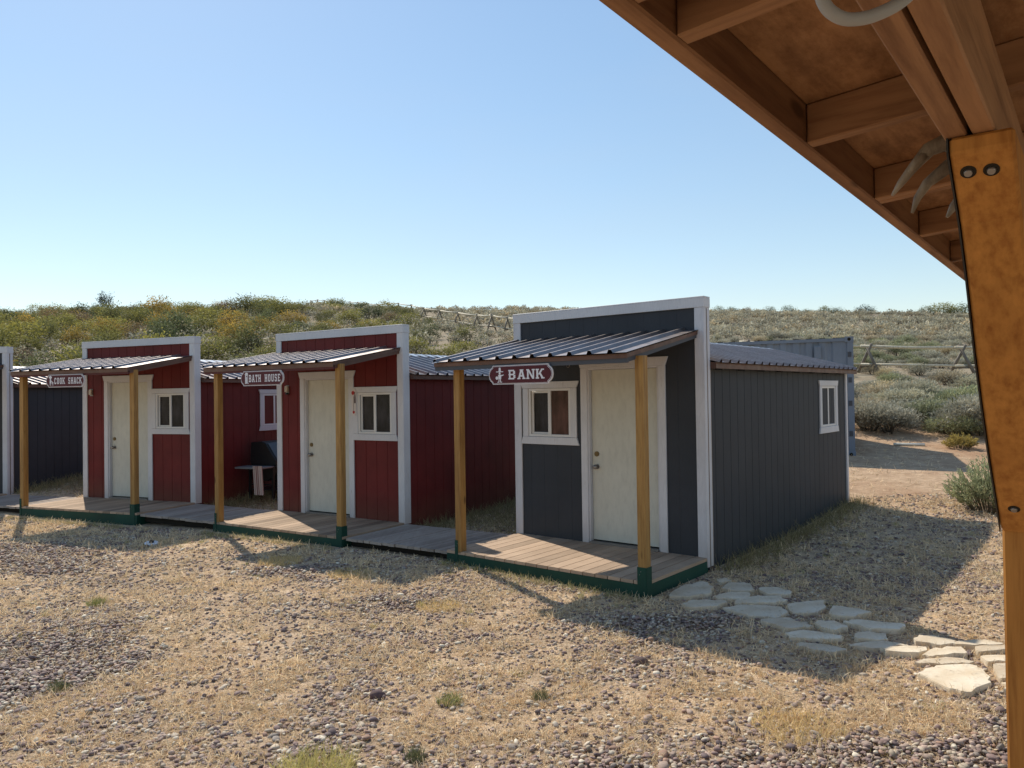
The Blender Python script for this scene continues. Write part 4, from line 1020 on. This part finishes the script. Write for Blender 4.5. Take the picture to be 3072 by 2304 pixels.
def outside_cabins(x, y):
    ok = np.ones(len(x), bool)
    for (o, t) in ((BL, BT), (HL, HT), (KL, KT), ((fx, fy, 0), FT)):
        dx, dy = x - o[0], y - o[1]; lx = dx * math.cos(t) + dy * math.sin(t); ly = -dx * math.sin(t) + dy * math.cos(t)
        ok &= ~((lx > -.03) & (lx < LW + .03) & (ly > -1.33) & (ly < 5.3))
    # boardwalk strips
    for (c1, c2) in (('f', 'k'), ('k', 'h'), ('h', 'b')):
        A_, B_, C2, D_ = wl(c1, LW, -1.2), wl(c2, 0, -1.25), wl(c2, 0, 0), wl(c1, LW, 0)
        ins = np.ones(len(x), bool)
        P4 = [A_, B_, C2, D_]
        for i in range(4):
            p, q = P4[i], P4[(i + 1) % 4]; ins &= ((q.x - p.x) * (y - p.y) - (q.y - p.y) * (x - p.x)) > 0
        ok &= ~ins
    return ok
from_poly = []
def on_stone(x, y):
    r = np.zeros(len(x), bool)
    for poly in ST:
        cx_ = sum(p[0] for p in poly) / len(poly); cy_ = sum(p[1] for p in poly) / len(poly)
        ins = np.zeros(len(x), bool); n = len(poly)
        for i in range(n):
            (x1, y1), (x2, y2) = poly[i], poly[(i + 1) % n]
            if y1 == y2: continue
            c_ = ((y1 > y) != (y2 > y)) & (x < (x2 - x1) * (y - y1) / (y2 - y1) + x1); ins ^= c_
        r |= ins
    return r
def scatter(n, y0, y1, xk=.72, xr=None):
    y = rng.uniform(y0 ** 2, y1 ** 2, n) ** .5; x = rng.uniform(-1, 1, n) * (y * xk + 2.0)
    return x, y
def pebbles(n, y0, y1, sub, smin, smax, dens_pow=1.0, sparse=.05):
    x, y = scatter(n, y0, y1); m = gravel_mask(x, y); keep = rng.random(n) < np.maximum(m ** dens_pow, sparse)
    keep &= outside_cabins(x, y) & ~on_stone(x, y); x, y = x[keep], y[keep]; k = len(x)
    v, f = ico(sub); nv = len(v)
    s = rng.uniform(smin, smax, k) * (1 + .5 * (rng.random(k) > .93))
    ax = s[:, None] * np.stack([rng.uniform(.8, 1.25, k), rng.uniform(.6, 1.0, k), rng.uniform(.38, .6, k)], 1)
    Pv = v[None] * ax[:, None] * (1 + .10 * rng.normal(0, 1, (k, nv, 1)))
    a = rng.uniform(0, 6.28, k); tl = rng.normal(0, .3, k)
    ct_, st_ = np.cos(tl)[:, None], np.sin(tl)[:, None]
    X_, Z_ = Pv[..., 0] * ct_ - Pv[..., 2] * st_, Pv[..., 0] * st_ + Pv[..., 2] * ct_; Pv[..., 0] = X_; Pv[..., 2] = Z_
    ca, sa = np.cos(a)[:, None], np.sin(a)[:, None]
    X_ = Pv[..., 0] * ca - Pv[..., 1] * sa; Y_ = Pv[..., 0] * sa + Pv[..., 1] * ca
    Pv[..., 0] = X_ + x[:, None]; Pv[..., 1] = Y_ + y[:, None]
    lift = ax[:, 2] * rng.uniform(.1, .9, k) + (gravel_mask(x, y) > .75) * rng.uniform(0, .02, k)
    Pv[..., 2] += (terr(x, y) + lift)[:, None]
    base = np.array([(.44, .325, .26), (.29, .20, .175), (.54, .44, .33), (.19, .14, .135), (.70, .61, .48), (.40, .25, .18), (.36, .30, .25)])
    c_ = base[rng.choice(7, k, p=[.26, .22, .16, .14, .08, .07, .07])] * rng.uniform(.75, 1.2, (k, 1))
    return Pv.reshape(-1, 3), (f[None] + (np.arange(k) * nv)[:, None, None]).reshape(-1, 3), np.repeat(c_, nv, 0)
parts = [pebbles(58000, 2.4, 5.6, 1, .008, .021, sparse=.22), pebbles(55000, 5.6, 8.0, 0, .009, .021, sparse=.22), pebbles(60000, 8.0, 12.5, 0, .012, .025, sparse=.22)]
V_, F_, C_ = merge(*parts)
tag(link('gravel', np_mesh('gravel', V_, F_, M['pebble'], smooth=True, cols=C_)), 'rounded purple and tan river pebbles spread over the yard', 'gravel', kind='stuff')

def blades(x, y, z0, L_, w, lean, colA, colB, flat=0.0):
    n = len(x); a = rng.uniform(0, 6.28, n); el = np.where(rng.random(n) < flat, rng.uniform(0, .25, n), rng.uniform(lean, 1.45, n))
    d = np.stack([np.cos(a) * np.cos(el), np.sin(a) * np.cos(el), np.sin(el)], 1)
    s = np.cross(d, rng.normal(0, 1, (n, 3))); s /= np.linalg.norm(s, axis=1)[:, None]
    P_ = np.stack([x, y, z0 + .002], 1); w = w * rng.uniform(.6, 1.4, (n, 1)); L_ = np.asarray(L_).reshape(-1, 1)
    mid = P_ + d * L_ * .55 + rng.normal(0, .06, (n, 3)) * L_; tip = P_ + d * L_ + np.array([0, 0, -.12]) * L_ + rng.normal(0, .1, (n, 3)) * L_
    V_ = np.stack([P_ - s * w, P_ + s * w, mid + s * w * .8, tip, mid - s * w * .8], 1)
    # quad + quad-ish tip
    V4 = np.stack([V_[:, 0], V_[:, 1], V_[:, 2], V_[:, 4], V_[:, 4], V_[:, 2], V_[:, 3] + s * w * .2, V_[:, 3] - s * w * .2], 1).reshape(-1, 3)
    F_ = np.arange(8 * n).reshape(-1, 4)
    k = rng.random((n, 1)); c_ = (np.array(colA) * k + np.array(colB) * (1 - k)) * rng.uniform(.66, 1.3, (n, 1))
    return V4, F_, np.repeat(c_, 8, 0)
S1, S2 = (.90, .74, .50), (.66, .49, .31)
parts = []
def grass(n, y0, y1, lmin, lmax, w, sp_=.25, flat=.55, cA=S1, cB=S2, xk=.72, cond=None, lean=.3):
    x, y = scatter(n, y0, y1, xk); m = gravel_mask(x, y) if y0 < 12 else np.zeros(n)
    tuft = sstep(.42, .66, fbm(x * 5, y * 5, 91, 3)); big = sstep(.3, .6, fbm(x * .8, y * .8, 17, 3))
    keep = (rng.random(n) < (1 - .5 * m) * (sp_ + (1 - sp_) * tuft) * (.45 + .55 * big)) & outside_cabins(x, y) & ~(on_stone(x, y))
    if cond is not None: keep &= cond(x, y)
    x, y = x[keep], y[keep]; t_ = tuft[keep]
    parts.append(blades(x, y, terr(x, y), rng.uniform(lmin, lmax, len(x)) * (.6 + .8 * t_), w, lean, cA, cB, flat))
grass(290000, 2.4, 5.2, .02, .065, .0021, sp_=.42, flat=.72)
grass(2500, 3.3, 6.5, .07, .15, .0016, flat=.9, cA=(.9, .78, .52), cB=(.75, .55, .32))
grass(225000, 5.2, 8.2, .03, .075, .0030, sp_=.42, flat=.72)
grass(170000, 8.2, 12.5, .035, .085, .0042, sp_=.4, flat=.7)
grass(26000, 12.5, 20, .04, .11, .004, cond=lambda x, y: (x < 9.5) & (y < 19.5))
grass(1500, 3.4, 9, .09, .17, .0013, flat=.8)
def clusters(n, y0, y1, per, h, w, cA, cB):
    x, y = scatter(n, y0, y1); k = (rng.random(n) > gravel_mask(x, y) * .8) & outside_cabins(x, y); x, y = x[k], y[k]
    r_ = rng.uniform(.015, .06, len(x)); x = np.repeat(x, per) + rng.normal(0, 1, len(x) * per) * np.repeat(r_, per); y = np.repeat(y, per) + rng.normal(0, 1, len(y) * per) * np.repeat(r_, per)
    k = outside_cabins(x, y) & ~on_stone(x, y); x, y = x[k], y[k]
    parts.append(blades(x, y, terr(x, y), rng.uniform(.4, 1, len(x)) * h, w, .7, cA, cB, .1))
clusters(420, 3.3, 6, 34, .085, .0013, (.86, .68, .42), (.60, .40, .22))
clusters(650, 6, 12, 28, .09, .0020, (.86, .70, .44), (.58, .43, .25))
clusters(160, 3.3, 11, 30, .07, .0016, (.42, .42, .18), (.6, .5, .24))
# ranker grass against the cabins and in the gaps between them
def strip(n, fn, lmin, lmax, w, cA, cB, flat=.15):
    P_ = np.array([fn() for _ in range(n)]); x, y = P_[:, 0], P_[:, 1]; k = outside_cabins(x, y); x, y = x[k], y[k]
    parts.append(blades(x, y, terr(x, y), rng.uniform(lmin, lmax, len(x)), w, .5, cA, cB, flat))
def near_wall(c_, side):
    def f():
        l = wl(c_, LW + .01 + abs(random.gauss(0, .18)), random.uniform(.1, 5.2)) if side else wl(c_, random.uniform(0, LW), -1.36 - abs(random.gauss(0, .07)))
        return l.x, l.y
    return f
for c_ in 'bhkf':
    strip(2600, near_wall(c_, 1), .06, .22, .0025, (.48, .38, .20), (.22, .2, .09))
    strip(1300, near_wall(c_, 0), .03, .10, .0016, (.55, .45, .24), (.30, .30, .13))
def gap(c1, c2):
    def f():
        a = wl(c1, LW + .1, random.uniform(.1, 4)); b_ = wl(c2, -.1, random.uniform(.1, 4)); p = a.lerp(b_, random.random()); return p.x, p.y
    return f
def joints():
    poly = random.choice(ST); i = random.randrange(len(poly)); a = poly[i]; b_ = poly[(i + 1) % len(poly)]; t = random.random()
    return a[0] + (b_[0] - a[0]) * t + random.gauss(0, .03), a[1] + (b_[1] - a[1]) * t + random.gauss(0, .03)
P_ = np.array([joints() for _ in range(3000)]); P_ = P_[~on_stone(P_[:, 0], P_[:, 1])]
parts.append(blades(P_[:, 0], P_[:, 1], terr(P_[:, 0], P_[:, 1]) , rng.uniform(.03, .09, len(P_)), .002, .4, S1, S2, .3))
for g_ in (('h', 'b'), ('k', 'h'), ('f', 'k')): strip(7000, gap(*g_), .05, .20, .0026, (.45, .37, .2), (.22, .18, .09), .3)
V_, F_, C_ = merge(*parts)
tag(link('dry_grass', np_mesh('dry_grass', V_, F_, M['straw'], cols=C_)), 'short dry straw coloured grass covering the yard', 'grass', kind='stuff')

# green weed tufts one can tell apart
def tuft_mesh(seed, n, r_, h, cA, cB):
    rr = np.random.default_rng(seed); a = rr.uniform(0, 6.28, n); e = np.sqrt(rr.random(n)) * r_
    V_, F_, C_ = blades(np.cos(a) * e, np.sin(a) * e, np.zeros(n), rr.uniform(.5, 1.1, n) * h, .0016, .7, cA, cB, .05); return np_mesh('weed', V_, F_, M['straw'], cols=C_)
tm4 = tuft_mesh(4, 900, .26, .075, (.86, .66, .34), (.64, .48, .22))
tm = [tuft_mesh(1, 260, .10, .10, (.22, .26, .09), (.42, .38, .16)), tuft_mesh(2, 900, .22, .13, (.74, .62, .27), (.44, .42, .16)), tuft_mesh(3, 200, .07, .13, (.10, .13, .06), (.22, .2, .10)), tm4]
for (px_, py_, k, s, lb) in (
    (-1.05, 3.98, 1, 1.0, 'largest yellow green grass tuft at the bottom edge, left of centre'), (-.42, 4.9, 0, .8, 'small dark green weed tuft in the lower middle of the yard'),
    (-3.9, 7.2, 0, .9, 'bushy little green weed on the left side of the yard'), (-5.2, 6.9, 2, .9, 'thin green weed near the left edge'), (-3.05, 5.15, 2, .8, 'sparse green weed left of centre, low in the yard'),
    (.15, 4.95, 2, .7, 'spiky grey green weed right of the lower middle tuft'), (-.55, 4.15, 2, .75, 'short grey green weed at the lower middle above the pebbles'), (-1.75, 8.2, 3, .9, 'yellowish grass patch in front of the porch shadow, upper middle'),
    (-2.7, 8.9, 3, 1.0, 'flat yellowish grass patch on the left below the boardwalk'), (-.7, 7.0, 3, .8, 'yellow green grass patch below the blue cabin left post shadow'), (-4.3, 4.0, 2, .8, 'small green weed in the bottom left corner'),
    (1.62, 4.45, 3, 1.0, 'straw yellow grass mound low on the right'), (-2.2, 3.6, 0, .8, 'dark green weed at the bottom edge left of the big tuft'), (-6.6, 9.4, 0, 1.2, 'green weed patch at the left edge below the boardwalk')):
    o = link('weed_tuft', tm[k]); o.location = (px_, py_, tz(px_, py_)); o.scale = (s, s, s); o.rotation_euler = (0, 0, px_ * 7); tag(o, lb, 'weed', 'green weed tufts in the yard')

# ------------------------------------------------------------------ near porch overhead
az = R(37.5); U = Vector((math.sin(az), math.cos(az), 0)); NV = Vector((-math.cos(az), math.sin(az), 0)); EYE = 1.75
ORG = Vector((0, 0, 0))
# local axes: x = U (along the eave), y = NV (outward), z up; origin under the camera at deck level
porch = empty('porch', (0, 0, 0), math.atan2(U.y, U.x)); tag(porch, 'brown stained timber porch roof overhead with eave board, rafters and bolted brace', 'porch')
pw = wood('brown_stained_lumber', (.30, .16, .082), (.17, .082, .042), 'x', .65, .15, 1.0)
pwy = wood('brown_stained_rafter', (.30, .16, .082), (.17, .082, .042), 'y', .65, .15, 1.0)
ply = wood('stained_plywood', (.33, .175, .085), (.17, .08, .038), 'x', .7, .12, .35, knots=False)
_n, _L, _b = nodes(ply); _src = _b.inputs['Base Color'].links[0].from_socket
_bl = ramp(ply, noise_node(ply, 7, 8, .75, stretch=(.6, 1.4, 1)).outputs[0], [(.42, (1, 1, 1)), (.62, (.55, .5, .46))]).outputs[0]
_L.new(mix(ply, _src, _bl, 1.0, 'MULTIPLY'), _b.inputs['Base Color'])
amber = wood('amber_timber', (.41, .185, .048), (.27, .105, .026), 'z', .75, .15, 1.3, knots=False)
E_ = EYE
def rz_at(n): return .55 + .08 * (.514 - n)          # rafter underside height above the eye
mb = MB(); mb.box(-6, 9, .514, .552, E_ + .55, E_ + .655); mb.build('eave_board', pw, porch, .004)
for u_ in [.954, 1.117, 1.781, 2.423, 3.11, 3.83, 4.55, 5.25, 5.95, 6.65, .32, -.34, -1.0, -1.65]:
    mb = MB(); n0 = .512; n1 = -2.6
    w = .019
    mb.prism([(u_ - w, n0, E_ + rz_at(n0)), (u_ - w, n1, E_ + rz_at(n1)), (u_ - w, n1, E_ + rz_at(n1) + .089), (u_ - w, n0, E_ + rz_at(n0) + .089)], (2 * w, 0, 0)); mb.build('rafter', pwy, porch, .003)
    if abs(u_ - 2.423) < .01:
        mb = MB(); u2 = u_ + .04; mb.prism([(u2 - w, n0, E_ + rz_at(n0)), (u2 - w, n1, E_ + rz_at(n1)), (u2 - w, n1, E_ + rz_at(n1) + .089), (u2 - w, n0, E_ + rz_at(n0) + .089)], (2 * w, 0, 0)); mb.build('rafter', pwy, porch, .003)
mb = MB(); mb.prism([(-6, .512, E_ + rz_at(.512) + .090), (-6, -2.6, E_ + rz_at(-2.6) + .090), (-6, -2.6, E_ + rz_at(-2.6) + .102), (-6, .512, E_ + rz_at(.512) + .102)], (15, 0, 0)); mb.build('roof_sheathing', ply, porch)
mb = MB(); mb.box(-6, 9, .56, .575, E_ + .66, E_ + .675); mb.prism([(-6, .57, E_ + .658), (-6, -2.65, E_ + .94), (-6, -2.65, E_ + .955), (-6, .57, E_ + .673)], (15, 0, 0)); mb.build('roof_metal', M['roof'], porch)
zb = .43
for (a, b_) in ((.1735, .209), (.132, .1665)):
    mb = MB(); mb.box(-6, 9, a, b_, E_ + zb, E_ + zb + .150); mb.build('beam', pw, porch, .003)
mb = MB(); mb.box(-6, 9, .1667, .1733, E_ + zb + .03, E_ + zb + .14); mb.build('gap_strip', M['dark'], porch)  # dark strip filling the gap between the two beam boards
# post
gz_ = tz(*(U * 2.24 + NV * .15).to_2d()) 
mb = MB(); mb.box(2.205, 2.295, .105, .199, gz_ - .1, E_ + zb - .001); mb.build('post', amber, porch, .005)
# arched knee brace from the beam down to the post
fr_ = [(1.502, .429), (1.505, .40), (1.62, .30), (1.70, .205), (1.80, .06), (1.905, -.06), (2.01, -.17), (2.12, -.27), (2.203, -.35)]
bk_ = [(2.203, -.20), (2.12, -.11), (2.02, .0), (1.92, .11), (1.84, .22), (1.77, .31), (1.72, .429)]
mb = MB(); mb.prism([(u_, .200, E_ + z_) for u_, z_ in fr_ + bk_], (0, -.095, 0)); br = mb.build('brace', amber, porch, .005)
mb = MB(); mb.prism([(u_, .2015, E_ + z_) for u_, z_ in fr_ + bk_], (0, .003, 0)); mb.build('black_edge_strip', M['black'], br)  # thin black strip along the outer face of the brace
def bolt(u_, n_, z_, d):
    d = Vector(d).normalized(); c_ = Vector((u_, n_, E_ + z_)); 
    a = MB(); a.disc(c_ - d * .010, d, .0125, .0115, 18); a.build('bolt_recess', M['dark'], br)
    a = MB(); a.disc(c_ + d * .0008, d, .0075, .006, 14, .006); a.build('bolt', M['steel'], br)
bolt(1.535, .176, .374, (-.66, 0, -.75)); bolt(1.537, .142, .372, (-.66, 0, -.75))
bolt(2.135, .168, -.283, (-.7, 0, -.72)); bolt(2.165, .138, -.312, (-.7, 0, -.72))

def PW(u_, n_, z_): return U * u_ + NV * n_ + Vector((0, 0, E_ + z_))
hornm = mat('antler_horn', (.30, .25, .19), .55, .25); n_ = noise_node(hornm, 22, 5, .7, stretch=(1, 1, .3)); nodes(hornm)[1].new(ramp(hornm, n_.outputs[0], [(.3, (.12, .095, .07)), (.7, (.36, .31, .25))]).outputs[0], nodes(hornm)[2].inputs['Base Color'])
mb = MB()
mb.tube([PW(1.95, .20, .52), PW(1.88, .235, .518), PW(1.85, .254, .522), PW(1.85, .285, .512), PW(1.85, .315, .480), PW(1.85, .34, .45), PW(1.85, .358, .425)], [.022, .022, .019, .016, .011, .008, .003], 9)
mb.tube([PW(1.85, .285, .508), PW(1.84, .305, .49), PW(1.84, .321, .468)], [.012, .010, .004], 7)
mb.tube([PW(1.96, .20, .50), PW(1.9, .225, .485), PW(1.85, .247, .470), PW(1.85, .289, .440), PW(1.85, .308, .412), PW(1.85, .319, .381)], [.02, .018, .015, .011, .008, .003], 9)
mb.tube([PW(1.95, .205, .47), PW(1.9, .225, .42), PW(1.86, .241, .385), PW(1.85, .253, .362)], [.014, .012, .009, .003], 7)
mb.tube([PW(1.95, .20, .53), PW(1.96, .20, .50), PW(1.95, .205, .47)], [.02, .022, .016], 8)
# fastening end hooks over the beam side
mb.tube([PW(1.96, .215, .50), PW(1.96, .20, .52), PW(1.96, .2, .56)], [.012, .012, .012], 7)
tag(mb.build('antler', hornm), 'brown grey antler with pointed tines hanging behind the porch brace', 'antler')
# curved grey tube near the top edge, hung from the beam
gp_ = [(.281, .80, 2.185), (.288, .74, 2.145), (.293, .72, 2.134), (.298, .72, 2.118), (.305, .72, 2.107), (.319, .72, 2.0995), (.337, .72, 2.1), (.353, .72, 2.105), (.369, .72, 2.113), (.384, .725, 2.126), (.402, .74, 2.15), (.42, .76, 2.185)]
mb = MB(); mb.tube(smooth_path(gp_), .0062, 16); hkm = mat('grey_galvanised', (.30, .30, .30), .6, .3, .1)
tag(mb.build('hook', hkm), 'curved grey metal hook hanging from the porch beam at the top edge', 'hook')

# ------------------------------------------------------------------ sky, sun, camera
w = bpy.data.worlds.new('World'); scn.world = w; w.use_nodes = True
wn, wlk = w.node_tree.nodes, w.node_tree.links
sky = wn.new('ShaderNodeTexSky'); sky.sky_type = 'NISHITA'; sky.sun_disc = False
SUN_AZ = 120.0; SUN_EL = 46.5          # direction the light comes FROM, azimuth ccw from +X
sky.sun_elevation = R(SUN_EL); sky.sun_rotation = R(90 - SUN_AZ)
sky.altitude = 900; sky.air_density = 1.35; sky.dust_density = .35; sky.ozone_density = 1.6
bg = [n for n in wn if n.type == 'BACKGROUND'][0]; hs = wn.new('ShaderNodeHueSaturation'); hs.inputs['Saturation'].default_value = 1.25; hs.inputs['Hue'].default_value = .5; hs.inputs['Value'].default_value = 1.6
gm = wn.new('ShaderNodeGamma'); gm.inputs['Gamma'].default_value = .70
wlk.new(sky.outputs[0], gm.inputs['Color']); wlk.new(gm.outputs[0], hs.inputs['Color']); 
wtc = wn.new('ShaderNodeTexCoord'); wmp = wn.new('ShaderNodeMapping'); wmp.inputs['Scale'].default_value = (1.5, 1.5, 5)
wno = wn.new('ShaderNodeTexNoise'); wno.inputs['Scale'].default_value = 1.6; wno.inputs['Detail'].default_value = 5
wlk.new(wtc.outputs['Generated'], wmp.inputs['Vector']); wlk.new(wmp.outputs['Vector'], wno.inputs['Vector'])
wr = wn.new('ShaderNodeMapRange'); wlk.new(wno.outputs[0], wr.inputs[0]); wr.inputs[1].default_value = .45; wr.inputs[2].default_value = .8; wr.inputs[3].default_value = 0; wr.inputs[4].default_value = .16
wm = wn.new('ShaderNodeMix'); wm.data_type = 'RGBA'; wlk.new(wr.outputs[0], wm.inputs[0]); wlk.new(hs.outputs[0], wm.inputs[6]); wm.inputs[7].default_value = (4.0, 4.5, 5.0, 1)
wlk.new(wm.outputs[2], bg.inputs['Color']); bg.inputs['Strength'].default_value = .148
sl = bpy.data.lights.new('sun', 'SUN'); sl.energy = 5.0; sl.angle = R(.53); sl.color = (1, .93, .80)
so = bpy.data.objects.new('sun', sl); COL.objects.link(so)
dv = Vector((math.cos(R(SUN_AZ)) * math.cos(R(SUN_EL)), math.sin(R(SUN_AZ)) * math.cos(R(SUN_EL)), math.sin(R(SUN_EL))))
so.rotation_euler = dv.to_track_quat('Z', 'Y').to_euler(); so.location = dv * 50
cam = bpy.data.cameras.new('camera'); co = bpy.data.objects.new('camera', cam); COL.objects.link(co)
cam.sensor_width = 36; cam.lens = 36 * 2305.7 / 3072; cam.clip_start = .02; cam.clip_end = 5000
mt = Matrix.Translation((0, 0, EYE)) @ Matrix.Rotation(math.pi / 2 + .0136, 4, 'X') @ Matrix.Rotation(-.0143, 4, 'Z')
co.matrix_world = mt
scn.camera = co
scn.view_settings.view_transform = 'Standard'; scn.view_settings.look = 'None'; scn.view_settings.exposure = 0
scn.cycles.max_bounces = 6; scn.cycles.use_denoising = True
